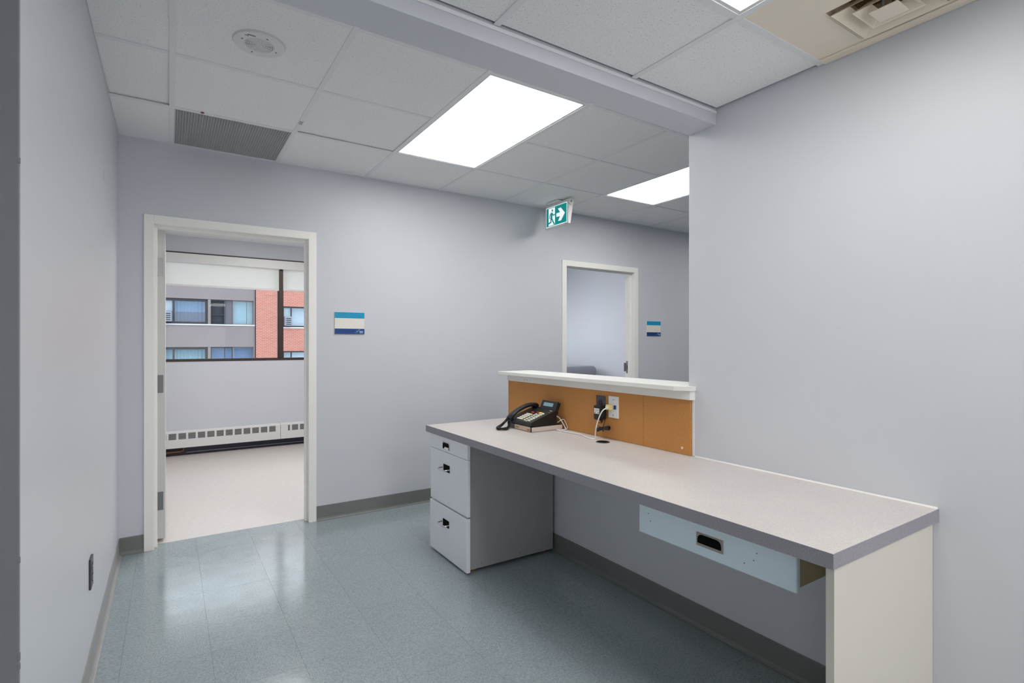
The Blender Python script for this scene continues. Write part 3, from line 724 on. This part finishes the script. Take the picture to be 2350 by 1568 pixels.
def ac(par, x0, x1, z0, z1, y=FY - 0.02):
    b = MB().box(x0, x1, y - 0.35, y + 0.2, z0, z1, 0.02, 1).build('air_conditioner', 'ext_grey', par)
    g = MB()
    for k in range(4):
        z = z0 + 0.06 + (z1 - z0 - 0.1) * k / 4; g.box(x0 + 0.05, x1 - 0.05, y - 0.355, y - 0.348, z, z + 0.05)
    g.build('vent', 'ext_frame', b)
for zz in (0.0, -3.6 + 0.0):
    z0, z1 = (2.23, 3.45) if zz == 0 else (-0.15, 1.09)
    up = zz == 0
    MB().box(bx0, bx1, FY - 0.03, FY + 0.1, z0 - 0.06, z0).build('sill', 'ext_light', t)
    wv = ext_window(t, -0.42, 1.60, z0, z1, 'ext_frame', 0.11, [0.18], 'curtain', 'curtain_sky_tint' if up else 'teal_panel')
    if up: ac(t, -0.34, 0.10, 2.32, 2.80); MB().box(-0.33, 0.12, FY + 0.3, FY + 0.32, 2.85, 3.35).build('raised_sash', 'ext_light', t)
    MB().box(1.60, 1.72, FY, FY + 0.2, z0, z1).build('post', 'brown_panel', t)
    if up:
        b = MB().box(1.72, 1.76, FY + 0.1, FY + 0.2, z0, z1).box(2.30, 2.35, FY + 0.1, FY + 0.2, z0, z1).box(1.76, 2.30, FY + 0.1, FY + 0.2, z0, z0 + 0.04).box(1.76, 2.30, FY + 0.1, FY + 0.2, z1 - 0.05, z1).box(1.76, 2.30, FY + 0.12, FY + 0.18, z0 + 0.46, z0 + 0.49)
        dw = b.build('window', 'ext_frame', t)
        MB().box(1.76, 2.30, FY + 0.24, FY + 0.26, z0, z1).build('insect_screen', 'room_dark', dw)
        MB().box(2.35, 2.70, FY + 0.16, FY + 0.2, z0, z1).build('door_panel', 'ext_panel', dw)
    else: ext_window(t, 1.72, 2.70, z0, z1, 'ext_frame', 0.04, [2.34], 'flat', 'curtain_sky_tint')
    ext_window(t, 2.70, 3.64, z0, z1, 'brown_panel', 0.04, [3.34] if up else [], 'flat', 'teal_panel' if up else 'curtain_sky_tint')
    for k in range(4):
        ext_window(t, -2.6 - 2.3 * k, -0.55 - 2.3 * k, z0, z1, 'ext_frame', 0.09, [-1.6 - 2.3 * k], 'curtain', 'curtain_sky_tint')

t = thing('brick_building', 'red brick building with small windows, right of the taupe block outside', 'building', (9, FY, -9))
kx0, kx1 = 3.74, 16.0
wins = [(5.02, 6.9), (9.0, 10.9)]
zs = [(-9, -1.4, False), (-1.4 + 0.0, 0.87, True), (0.87, 2.15, False), (2.15, 3.24, True), (3.24, 5.4, False), (5.4, 6.5, True), (6.5, 9.5, False)]
b = MB()
for z0, z1, wn in zs:
    if z0 == -1.4: b.box(kx0, kx1, FY - 0.10, FY + 0.2, -1.4, -0.3); z0 = -0.3
    if not wn: b.box(kx0, kx1, FY - 0.10, FY + 0.2, z0, z1)
    else:
        x = kx0
        for wa, wb in wins: b.box(x, wa, FY - 0.10, FY + 0.2, z0, z1); x = wb
        b.box(x, kx1, FY - 0.10, FY + 0.2, z0, z1)
b.build('brick_wall', 'brick', t)
MB().box(kx0, kx0 + 0.3, FY + 0.2, FY + 8, -9, 9.5).box(kx0 + 0.3, kx1, FY + 1.6, FY + 8, -9, 9.5).build('core', 'room_dark', t)
for z0, z1 in ((-0.3, 0.87), (2.15, 3.24), (5.4, 6.5)):
    for wa, wb in wins:
        ext_window(t, wa, wb, z0, z1, 'ext_frame', 0.07, [wa + 0.44], 'flat', 'blind_ext', y=FY + 0.0)
        MB().box(wa - 0.03, wb + 0.03, FY - 0.14, FY + 0.02, z0 - 0.07, z0).build('sill', 'ext_light', t)
ac(t, 5.08, 5.42, 2.20, 2.70, y=FY - 0.08)
MB().box(5.09, 5.40, FY + 0.16, FY + 0.18, 2.72, 3.16).build('raised_sash', 'ext_light', t)
for z in (1.55, 3.78): MB().box(4.15, 4.80, FY - 0.115, FY - 0.10, z, z + 0.05).build('relief_course', 'brick', t)

# ------------------------------------------------------------------ wall signs
def sign(x0, x1, z0, z1, label):
    t = thing('room_sign', label, 'sign', ((x0 + x1) / 2, YB, z0), 'striped room signs beside the doors')
    MB().box(x0, x1, YB - 0.007, YB - 0.0002, z0, z1, 0.001, 1).build('plate', 'sign_white', t)
    h = (z1 - z0)
    MB().box(x0, x1, YB - 0.0085, YB - 0.0068, z1 - h * 0.27, z1, 0.0006, 1).build('top_stripe', 'cyan', t)
    MB().box(x0, x1, YB - 0.0085, YB - 0.0068, z0, z0 + h * 0.245, 0.0006, 1).build('bottom_stripe', 'blue', t)
    y0, y1 = YB - 0.0092, YB - 0.0084
    wd = x1 - x0
    def q(u, v): return (x0 + wd * u, z0 + h * v)
    b = MB()
    for (u0, v0, u1, v1) in ((.815, .125, .955, .145), (.825, .07, .95, .085), (.835, .045, .945, .058), (.825, .10, .945, .112)):
        b.prism([q(u0, v0), q(u1, v0), q(u1, v1), q(u0, v1)], 'y', y0, y1)
    pts = [(.715, .16), (.735, .115), (.76, .12), (.80, .175), (.845, .215)]
    b2 = [(u, v + 0.018) for u, v in reversed(pts)]
    b.prism([q(*p) for p in pts + b2], 'y', y0, y1)
    b.build('logo', 'logo_white', t)
    pts = [(.665, .075), (.69, .055), (.72, .07), (.745, .055), (.785, .10)]
    MB().prism([q(*p) for p in pts + [(u, v + 0.022) for u, v in reversed(pts)]], 'y', y0, y1).build('logo_wave', 'logo_teal', t)
sign(1.008, 1.226, 1.340, 1.499, 'cyan, white and navy room sign just right of the left doorway')
sign(4.250, 4.466, 1.352, 1.508, 'cyan, white and navy room sign right of the far doorway, above the ledge')

# ------------------------------------------------------------------ outlets
def receptacles(b, face, cz, along, s, mk):
    """duplex receptacle slots; mk(a,z,da,dz) adds a slot box"""
    for dz in (0.0195, -0.0195):
        mk(along - 0.0065, cz + dz + 0.003, 0.0022, 0.008); mk(along + 0.0065, cz + dz + 0.003, 0.0022, 0.0065); mk(along, cz + dz - 0.009, 0.005, 0.005)
t = thing('wall_outlet', 'dark grey duplex outlet low on the left wall', 'outlet', (XL, 2.57, 0.395))
MB().box(XL + 0.0002, XL + 0.007, 2.533, 2.607, 0.338, 0.453, 0.0015, 1).build('cover_plate', 'plate_dark', t)
b = MB()
for z in (0.415, 0.376):
    b.cyl((XL + 0.0068, 2.57, z), (XL + 0.0085, 2.57, z), 0.0165, n=20)
b.build('receptacle', 'black', t)
b = MB(); receptacles(b, 0, 0.3955, 2.57, 1, lambda a, z, da, dz: b.box(XL + 0.0084, XL + 0.0091, a - da / 2, a + da / 2, z - dz / 2, z + dz / 2)); b.build('slot', 'label_white', t)
XC = 1.975    # face of the cork
t = thing('wall_outlet', 'charcoal duplex outlet set in the cork, adapter in its lower socket', 'outlet', (XC, 2.146, 0.928))
MB().box(XC - 0.006, XC, 2.112, 2.181, 0.871, 0.985, 0.0015, 1).build('cover_plate', 'plate_dark', t)
b = MB()
for z in (0.948, 0.908): b.cyl((XC - 0.0058, 2.146, z), (XC - 0.0078, 2.146, z), 0.0165, n=20)
b.build('receptacle', 'black', t)
b = MB(); receptacles(b, 0, 0.928, 2.146, 1, lambda a, z, da, dz: b.box(XC - 0.0085, XC - 0.0077, a - da / 2, a + da / 2, z - dz / 2, z + dz / 2)); b.build('slot', 'slot', t)
t = thing('data_outlet', 'white data plate with blue jack on the cork', 'outlet', (XC, 2.047, 0.932))
MB().box(XC - 0.006, XC, 2.010, 2.084, 0.875, 0.990, 0.0015, 1).build('cover_plate', 'white_plastic', t)
MB().box(XC - 0.010, XC - 0.0055, 2.026, 2.042, 0.922, 0.943, 0.001, 1).build('jack', 'blue_plastic', t)
MB().box(XC - 0.009, XC - 0.0055, 2.052, 2.068, 0.924, 0.941, 0.001, 1).build('jack', 'white_plastic', t)
for z in (0.972, 0.890): MB().cyl((XC - 0.0058, 2.047, z), (XC - 0.0072, 2.047, z), 0.003, n=10).build('screw', 'hinge', t)

# ------------------------------------------------------------------ worktop and its supports
WX0, WX1, WY0, WY1, WZ, WB = 1.345, XR - 0.0008, 0.645, 3.058, 0.76, 0.721
t = thing('worktop', 'long speckled pinkish-grey laminate worktop with darker grey edge', 'worktop', (WX0, 1.85, WB))
e = 0.0014
MB().box(WX0 + e, WX1, WY0 + e, WY1 - e, WZ - 0.0016, WZ, 0.0004, 1).build('top_surface', 'worktop', t)
MB().box(WX0 + e, WX1, WY0 + e, WY1 - e, WB, WZ - 0.0016).build('core', 'endpanel', t)
MB().box(WX0, WX0 + e, WY0, WY1, WB, WZ - 0.0004).build('edge_band', 'edge', t)
MB().box(WX0 + e, WX1, WY0, WY0 + e, WB, WZ - 0.0004).build('edge_band', 'edge', t)
MB().box(WX0 + e, WX1, WY1 - e, WY1, WB, WZ - 0.0004).build('edge_band', 'edge', t)
MB().prism([(XR - 0.0055, WZ), (XR - 0.0008, WZ), (XR - 0.0008, WZ + 0.005)], 'y', WY0 + 0.002, 1.54).build('caulk', 'caulk', t)
gcx, gcy = 1.879, 2.030
g = MB().lathe([(0.026, WZ + 0.0004), (0.029, WZ + 0.0024), (0.034, WZ + 0.0024), (0.0365, WZ + 0.0002)], gcx, gcy, 36).build('grommet', 'black', t, True)
MB().lathe([(0, WZ + 0.0005), (0.0275, WZ + 0.0005), (0.0275, WZ + 0.0001)], gcx, gcy, 30).build('hole', 'dark', g)

t = MB().box(1.381, XR - 0.001, 0.660, 0.681, 0.0, WB - 0.0005, 0.0008, 1).build('end_panel', 'endpanel', None, origin=(1.68, 0.67, 0))
tag(t, 'off-white upright panel holding up the near end of the worktop', 'panel')

t = thing('drawer_cabinet', 'light grey three-drawer cabinet under the far end of the worktop', 'cabinet', (1.66, 2.79, 0))
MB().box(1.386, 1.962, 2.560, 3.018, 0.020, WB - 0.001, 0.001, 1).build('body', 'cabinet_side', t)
for px, py in ((1.43, 2.60), (1.43, 2.98), (1.92, 2.60), (1.92, 2.98)):
    MB().cyl((px, py, 0), (px, py, 0.008), 0.017, n=16).cyl((px, py, 0.008), (px, py, 0.021), 0.008, n=12).build('foot', 'brass', t, True)
for px in (1.46, 1.72, 1.915): MB().cyl((px, 2.5605, 0.045), (px, 2.559, 0.045), 0.003, n=8).build('screw', 'hinge', t)
def drawer(x0, z0, z1, kind):
    d = MB().box(x0, 1.385, 2.549, 3.032, z0, z1, 0.0022, 2).build('drawer', 'cabinet', t)
    cy_, cz_ = 2.812, (0.668 if kind == 'cup' else z1 - 0.075)
    if kind == 'cup':
        b = MB().box(x0 - 0.003, x0 + 0.001, cy_ - 0.046, cy_ + 0.046, cz_ - 0.024, cz_ + 0.020, 0.0015, 1); b.build('handle', 'chrome', d)
        r = 0.012
        pts = [(cy_ - 0.040, cz_ - 0.019), (cy_ + 0.040, cz_ - 0.019)] + [(cy_ + 0.040 - r + r * math.cos(a), cz_ + 0.016 - r + r * math.sin(a)) for a in (0, PI / 6, PI / 3, PI / 2)] + [(cy_ - 0.040 + r + r * math.cos(a), cz_ + 0.016 - r + r * math.sin(a)) for a in (PI / 2, 2 * PI / 3, 5 * PI / 6, PI)]
        MB().prism(pts, 'x', x0 - 0.0042, x0 - 0.0028).build('recess', 'dark', d)
        MB().prism([(x0 - 0.010, cz_ - 0.019), (x0 - 0.003, cz_ - 0.019), (x0 - 0.003, cz_ - 0.006)], 'y', cy_ - 0.040, cy_ + 0.012).build('lip', 'chrome', d)
    else:
        MB().box(x0 - 0.0025, x0 + 0.001, cy_ - 0.046, cy_ + 0.034, cz_ - 0.038, cz_ + 0.004, 0.0012, 1).build('recess', 'dark', d)
        MB().tube([(x0 - 0.002, cy_ + 0.046, cz_ - 0.018), (x0 - 0.022, cy_ + 0.046, cz_ - 0.019), (x0 - 0.034, cy_ + 0.036, cz_ - 0.020), (x0 - 0.036, cy_, cz_ - 0.020), (x0 - 0.034, cy_ - 0.036, cz_ - 0.020), (x0 - 0.022, cy_ - 0.046, cz_ - 0.019), (x0 - 0.002, cy_ - 0.046, cz_ - 0.018)], 0.0042, 10).build('handle', 'chrome', d, True)
    return d
drawer(1.366, 0.630, 0.718, 'cup')
drawer(1.366, 0.316, 0.6275, 'bail')
drawer(1.362, 0.011, 0.306, 'bail')

t = thing('pencil_drawer', 'pale blue-grey shallow drawer hung under the near half of the worktop', 'drawer', (1.43, 1.06, 0.6))
MB().box(1.420, 1.440, 0.775, 1.345, 0.592, WB - 0.001, 0.004, 3).build('front', 'pencil', t, True)
MB().box(1.440, 1.86, 0.784, 0.796, 0.598, 0.708).box(1.440, 1.86, 1.324, 1.336, 0.598, 0.708).box(1.848, 1.86, 0.796, 1.324, 0.598, 0.708).box(1.440, 1.848, 0.796, 1.324, 0.598, 0.604).build('box', 'drawerwood', t)
for ya, yb in ((0.777, 0.7838), (1.3362, 1.343)):
    MB().box(1.445, 1.88, ya, yb, 0.696, WB - 0.001, 0.001, 1).build('slide_rail', 'metal', t)
MB().box(1.462, 1.478, 0.773, 0.777, 0.688, 0.708, 0.001, 1).build('bracket', 'hinge', t)
cy_, cz_ = 1.048, 0.6455
MB().box(1.4165, 1.421, cy_ - 0.049, cy_ + 0.049, cz_ - 0.0215, cz_ + 0.0205, 0.0015, 1).build('handle', 'greige', t)
r = 0.016
pts = [(cy_ - 0.043, cz_ - 0.012), (cy_ + 0.043, cz_ - 0.012)] + [(cy_ + 0.043 - r + r * math.cos(a), cz_ + 0.0165 - r + r * math.sin(a)) for a in (0, PI / 6, PI / 3, PI / 2)] + [(cy_ - 0.043 + r + r * math.cos(a), cz_ + 0.0165 - r + r * math.sin(a)) for a in (PI / 2, 2 * PI / 3, 5 * PI / 6, PI)]
MB().prism(pts, 'x', 1.4156, 1.4168).build('recess', 'dark', t)
for yy, zz in ((1.29, 0.645), (1.30, 0.668), (0.93, 0.622), (0.89, 0.664), (0.90, 0.64)):
    MB().cyl((1.4203, yy, zz), (1.4194, yy, zz), 0.002, n=8).build('scuff', 'hinge', t)

# ledge, cork
t = thing('transaction_ledge', 'white ledge capping the low wall above the cork', 'ledge', (2.05, 2.3, 1.055))
MB().prism([(1.915, 3.125), (1.915, 1.605), (1.962, 1.535), (1.9842, 1.535), (1.9842, 1.5775), (2.187, 1.5775), (2.187, 3.125)], 'z', 1.0555, 1.0765, 0.0015).build('shelf', 'ledge', t)
MB().prism([(1.960, 3.075), (1.960, 1.552), (1.972, 1.540), (1.9842, 1.540), (1.9842, 3.075)], 'z', 1.0145, 1.055, 0.001).build('apron', 'ledge', t)
for yy, zz in ((2.93, 1.031), (2.86, 1.030), (2.83, 1.030), (2.80, 1.029)): MB().cyl((1.9603, yy, zz), (1.9594, yy, zz), 0.002, n=8).build('nail_hole', 'dark', t)
for y0, y1, lab in ((1.8435, 3.086, 'long cork panel behind the telephone'), (1.558, 1.8415, 'short cork panel right of the seam beside the tall wall')):
    o = MB().box(XC, XR - 0.001, y0, y1, WZ + 0.001, 1.014, 0.0006, 1).build('cork_board', 'cork', None, origin=(XC, (y0 + y1) / 2, WZ))
    tag(o, lab, 'cork board', 'cork boards above the worktop')
    if y0 < 1.7: MB().cyl((XC + 0.001, 1.605, 0.790), (XC - 0.0015, 1.605, 0.790), 0.006, n=12).build('plug', 'spine_cream', o)

# ------------------------------------------------------------------ telephone on its book
bt = thing('phone_book', 'thick paperback with cream and brown spine lying under the telephone', 'book', (1.85, 2.585, WZ))
X0, X1, Y0, Y1, Z0, Z1 = 1.738, 1.962, 2.468, 2.715, WZ + 0.0003, WZ + 0.0285
MB().box(X0 + 0.002, X1, Y0 + 0.0005, Y1 - 0.0005, Z0 + 0.001, Z1 - 0.001).build('pages', 'page', bt)
MB().box(X0, X1 + 0.001, Y0, Y1, Z1 - 0.001, Z1).box(X0, X1 + 0.001, Y0, Y1, Z0, Z0 + 0.001).build('cover', 'spine_navy', bt)
MB().box(X0, X0 + 0.002, Y0, Y1, Z0 + 0.001, Z1 - 0.001).build('spine', 'spine_cream', bt)
MB().box(X0 - 0.0006, X0 + 0.001, 2.645, Y1, Z0 + 0.001, Z1 - 0.001).build('spine_band', 'spine_brown', bt)
MB().box(X0 - 0.0006, X0 + 0.001, Y0, 2.480, Z0 + 0.001, Z1 - 0.001).build('spine_band', 'spine_navy', bt)
MB().box(X0 - 0.0006, X0 + 0.001, 2.484, 2.512, Z0 + 0.004, Z0 + 0.016).build('spine_mark', 'spine_orange', bt)
MB().box(X0 - 0.0006, X0 + 0.001, 2.600, 2.632, Z0 + 0.012, Z0 + 0.0155).build('spine_mark', 'label_ink', bt)

PZ = Z1
PY0, PY1, PX0, PX1 = 2.462, 2.702, 1.722, 1.925
pt = thing('telephone', 'black desk telephone with white keys and tilted display, on a book', 'telephone', (1.83, 2.58, PZ))
slope = math.atan2(0.062, 0.19)
def top(x): return PZ + 0.026 + (x - PX0) * 0.062 / 0.19
MB().prism([(PX0, PZ + 0.006), (PX0 + 0.004, PZ + 0.024), (PX0 + 0.010, top(PX0 + 0.010)), (PX1 - 0.006, top(PX1 - 0.006)), (PX1, top(PX1) - 0.010), (PX1 + 0.002, PZ + 0.062), (PX0 + 0.145, PZ + 0.034), (PX0 + 0.05, PZ + 0.010)], 'y', PY0, PY1, 0.003).build('body', 'black', pt)
MB().prism([(PX0 + 0.02, PZ + 0.0002), (PX0 + 0.04, PZ + 0.0095), (PX0 + 0.145, PZ + 0.036), (PX1 - 0.005, PZ + 0.060), (PX1 - 0.005, PZ + 0.0002)], 'y', PY0 + 0.008, PY1 - 0.008, 0.002).build('stand', 'black', pt)
# tilted display head at the rear
rot = Matrix.Rotation(R(-22), 3, 'Y')
dz0 = top(PX1 - 0.02)
dpiv = Vector((PX1 - 0.018, 0, dz0 - 0.006))
dh = MB().box(PX1 - 0.028, PX1 + 0.002, PY0 + 0.002, PY0 + 0.152, dz0 - 0.008, dz0 + 0.052, 0.004, 2, rot=Matrix.Rotation(R(24), 3, 'Y'), piv=dpiv).build('display_head', 'black', pt)
MB().box(PX1 - 0.0288, PX1 - 0.027, PY0 + 0.032, PY0 + 0.124, dz0 + 0.016, dz0 + 0.038, rot=Matrix.Rotation(R(24), 3, 'Y'), piv=dpiv).build('screen', 'lcd', dh)
# keys on the sloping face
def key(xa, ya, wx, wy, m):
    """xa: distance up the slope from the front, ya: y centre"""
    x = PX0 + xa; z = top(x)
    MB().box(x - wx / 2, x + wx / 2, ya - wy / 2, ya + wy / 2, z - 0.001, z + 0.004, 0.001, 1, rot=Matrix.Rotation(-slope, 3, 'Y'), piv=Vector((x, ya, z))).build('key', m, pt)
for r_ in range(5):
    for c_ in range(3): key(0.026 + r_ * 0.0165, 2.620 - c_ * 0.020 + 0.0, 0.0115, 0.0165, 'key')
for r_ in range(6): key(0.022 + r_ * 0.0165, 2.546, 0.0115, 0.014, 'key')
for r_ in range(7): key(0.022 + r_ * 0.0165, 2.500, 0.0115, 0.017, 'key')
MB().prism([(PX0 + 0.012, top(PX0 + 0.012) - 0.001), (PX0 + 0.135, top(PX0 + 0.135) - 0.001), (PX0 + 0.135, top(PX0 + 0.135) + 0.0008), (PX0 + 0.012, top(PX0 + 0.012) + 0.0008)], 'y', 2.510, 2.534).build('paper_strip', 'greige', pt)
key(0.118, 2.600, 0.012, 0.022, 'key_red'); key(0.128, 2.560, 0.011, 0.014, 'key_red'); key(0.126, 2.532, 0.013, 0.022, 'key_yellow')
x = PX0 + 0.148; MB().box(x - 0.004, x + 0.004, 2.474, 2.486, top(x), top(x) + 0.002, 0.0008, 1).build('light', 'key_red', pt)
x = PX0 + 0.172; MB().box(x - 0.003, x + 0.004, 2.492, 2.502, top(x) - 0.001, top(x) + 0.0016).box(x - 0.003, x + 0.001, 2.478, 2.489, top(x) - 0.001, top(x) + 0.0012).build('maker_mark', 'white', pt)
# handset : arched bar with two cups, lying along x at the left side
hy = 2.672
b = MB(); bm = bmesh.new(); rings = []
NS = 22
for i in range(NS + 1):
    s_ = i / NS; x = PX0 - 0.008 + s_ * 0.205
    base_z = PZ + 0.030 + (x - PX0) * 0.062 / 0.19
    arch = math.sin(PI * s_) ** 0.7 if 0 < s_ < 1 else 0
    zt = base_z + 0.017 + 0.024 * arch
    end = abs(s_ - 0.5) * 2
    th = 0.021 + 0.016 * max(0, (end - 0.62) / 0.38) ** 0.8
    if s_ in (0, 1): th = 0.016; zt -= 0.006
    wd = 0.0235 + 0.003 * end
    zb = zt - th
    rg = []
    for k in range(12):
        a = 2 * PI * k / 12; ca, sa = math.cos(a), math.sin(a)
        f_ = lambda v: math.copysign(abs(v) ** 0.6, v)
        rg.append(bm.verts.new((x, hy + wd * f_(ca), (zt + zb) / 2 + (zt - zb) / 2 * f_(sa))))
    rings.append(rg)
for A, B in zip(rings, rings[1:]):
    for k in range(12): bm.faces.new((A[k], A[(k + 1) % 12], B[(k + 1) % 12], B[k]))
bm.faces.new(rings[0]); bm.faces.new(rings[-1]); bmesh.ops.recalc_face_normals(bm, faces=bm.faces[:])
b._take(bm); b.build('handset', 'black', pt, True)
# coiled handset cord
path = [Vector(p) for p in ((1.712, 2.680, PZ + 0.030), (1.698, 2.684, PZ + 0.014), (1.672, 2.684, WZ + 0.022), (1.640, 2.674, WZ + 0.012), (1.622, 2.652, WZ + 0.0105), (1.624, 2.626, WZ + 0.0105), (1.646, 2.612, WZ + 0.0105), (1.672, 2.624, WZ + 0.0105), (1.696, 2.650, WZ + 0.012), (1.716, 2.672, WZ + 0.020), (1.724, 2.690, WZ + 0.034))]
def spline(P, m):
    Q = [P[0] * 2 - P[1]] + P + [P[-1] * 2 - P[-2]]; out = []
    for i in range(1, len(Q) - 2):
        for k in range(m):
            t_ = k / m; a, b_, c_, d_ = Q[i - 1], Q[i], Q[i + 1], Q[i + 2]
            out.append(0.5 * ((2 * b_) + (c_ - a) * t_ + (2 * a - 5 * b_ + 4 * c_ - d_) * t_ * t_ + (3 * b_ - a - 3 * c_ + d_) * t_ ** 3))
    return out + [P[-1]]
dense = spline(path, 60); hel = []; ph = 0
for i, p_ in enumerate(dense):
    tn = (dense[min(i + 1, len(dense) - 1)] - dense[max(i - 1, 0)]); L_ = tn.length / 2; tn.normalize()
    a_ = tn.cross(Vector((0, 0, 1))).normalized(); c_ = a_.cross(tn)
    ph += L_ / 0.0058 * 2 * PI
    hel.append(p_ + (a_ * math.cos(ph) + c_ * math.sin(ph)) * 0.0064)
MB().tube(hel, 0.0025, 5, False).build('coiled_cord', 'black', pt, True)

# white line cord from phone to jack
ck = thing('phone_cable', 'white cable running from the telephone along the cork to the jack', 'cable', (1.93, 2.3, WZ))
MB().tube([(1.9295, 2.500, PZ + 0.050), (1.944, 2.478, PZ + 0.040), (1.958, 2.455, PZ + 0.004), (1.962, 2.440, WZ + 0.010), (1.948, 2.425, WZ + 0.0045), (1.920, 2.440, WZ + 0.0036), (1.905, 2.455, WZ + 0.0036), (1.90, 2.42, WZ + 0.0036), (1.908, 2.33, WZ + 0.0036), (1.912, 2.24, WZ + 0.0036), (1.894, 2.195, WZ + 0.0036), (1.880, 2.140, WZ + 0.0036), (1.896, 2.105, WZ + 0.0042), (1.890, 2.100, WZ + 0.03), (1.885, 2.085, WZ + 0.075), (1.895, 2.073, WZ + 0.125), (1.915, 2.067, WZ + 0.158), (1.945, 2.062, WZ + 0.170)], 0.0032, 8).build('cord', 'cable', ck, True)
MB().tube([(1.893, 2.112, WZ + 0.0022), (1.880, 2.080, WZ + 0.0018), (1.874, 2.066, WZ + 0.0018)], 0.0012, 6).build('cord', 'cable', ck, True)
MB().tube([(1.930, 2.478, PZ + 0.012), (1.962, 2.462, PZ + 0.030), (1.968, 2.445, PZ + 0.012), (1.965, 2.425, WZ + 0.012), (1.955, 2.435, WZ + 0.004)], 0.0022, 8).build('cord', 'cable', ck, True)
MB().box(1.944, XC - 0.0062, 2.050, 2.080, 0.917, 0.945, 0.002).build('splitter', 'cream_plastic', ck)
MB().box(1.932, 1.945, 2.056, 2.068, 0.925, 0.936, 0.001).build('plug', 'white_plastic', ck)

# black power adapter
pa = thing('power_adapter', 'black plug-in power adapter with white label and bundled cord', 'adapter', (1.945, 2.12, 0.9))
MB().prism([(2.098, 0.868), (2.104, 0.860), (2.138, 0.860), (2.146, 0.868), (2.146, 0.936), (2.098, 0.936)], 'x', 1.920, XC - 0.0085, 0.0025).build('body', 'black', pa)
MB().cyl((1.948, 2.115, 0.862), (1.948, 2.115, 0.846), 0.010, 0.006, 14).build('strain_relief', 'black', pa, True)
lb = MB().box(1.9190, 1.9203, 2.102, 2.1405, 0.893, 0.922).build('label', 'label_white', pa)
b = MB()
for k, z in enumerate((0.9165, 0.912, 0.9075)): b.box(1.9186, 1.9192, 2.107, 2.134 - 0.003 * (k % 2), z, z + 0.0016)
b.box(1.9186, 1.9192, 2.106, 2.113, 0.896, 0.902).box(1.9186, 1.9192, 2.129, 2.136, 0.896, 0.902); b.build('print', 'label_ink', lb)
MB().tube([(1.948, 2.115, 0.848), (1.946, 2.112, 0.842), (1.944, 2.135, 0.841), (1.944, 2.146, 0.834), (1.946, 2.142, 0.825), (1.948, 2.126, 0.820)], 0.0016, 6).build('cord', 'black', pa, True)
MB().tube([(1.960, 2.098, 0.905), (1.956, 2.094, 0.880), (1.953, 2.098, 0.850), (1.950, 2.104, 0.822)], 0.0016, 6).build('cord', 'black', pa, True)
b = MB()
for k in range(9):
    a = 2 * PI * k / 9; dy_, dz_ = 0.006 * math.cos(a), 0.007 * math.sin(a)
    b.tube([(1.951 + dy_ * 1.2, 2.146 + 0.002 * math.cos(k), 0.802 + dz_ * 1.3), (1.951 + dy_, 2.125, 0.810 + dz_), (1.951 + dy_ * 0.6, 2.105, 0.813 + dz_ * 0.6), (1.951 + dy_, 2.085, 0.818 + dz_), (1.951 + dy_ * 1.2, 2.058 + 0.002 * math.sin(k), 0.822 + dz_ * 1.3)], 0.0040, 6)
b.build('cord_bundle', 'black', pa, True)
MB().cyl((1.951, 2.110, 0.8125), (1.951, 2.103, 0.8138), 0.0095, n=14).box(1.949, 1.953, 2.104, 2.109, 0.797, 0.806).build('tie', 'black', pa)
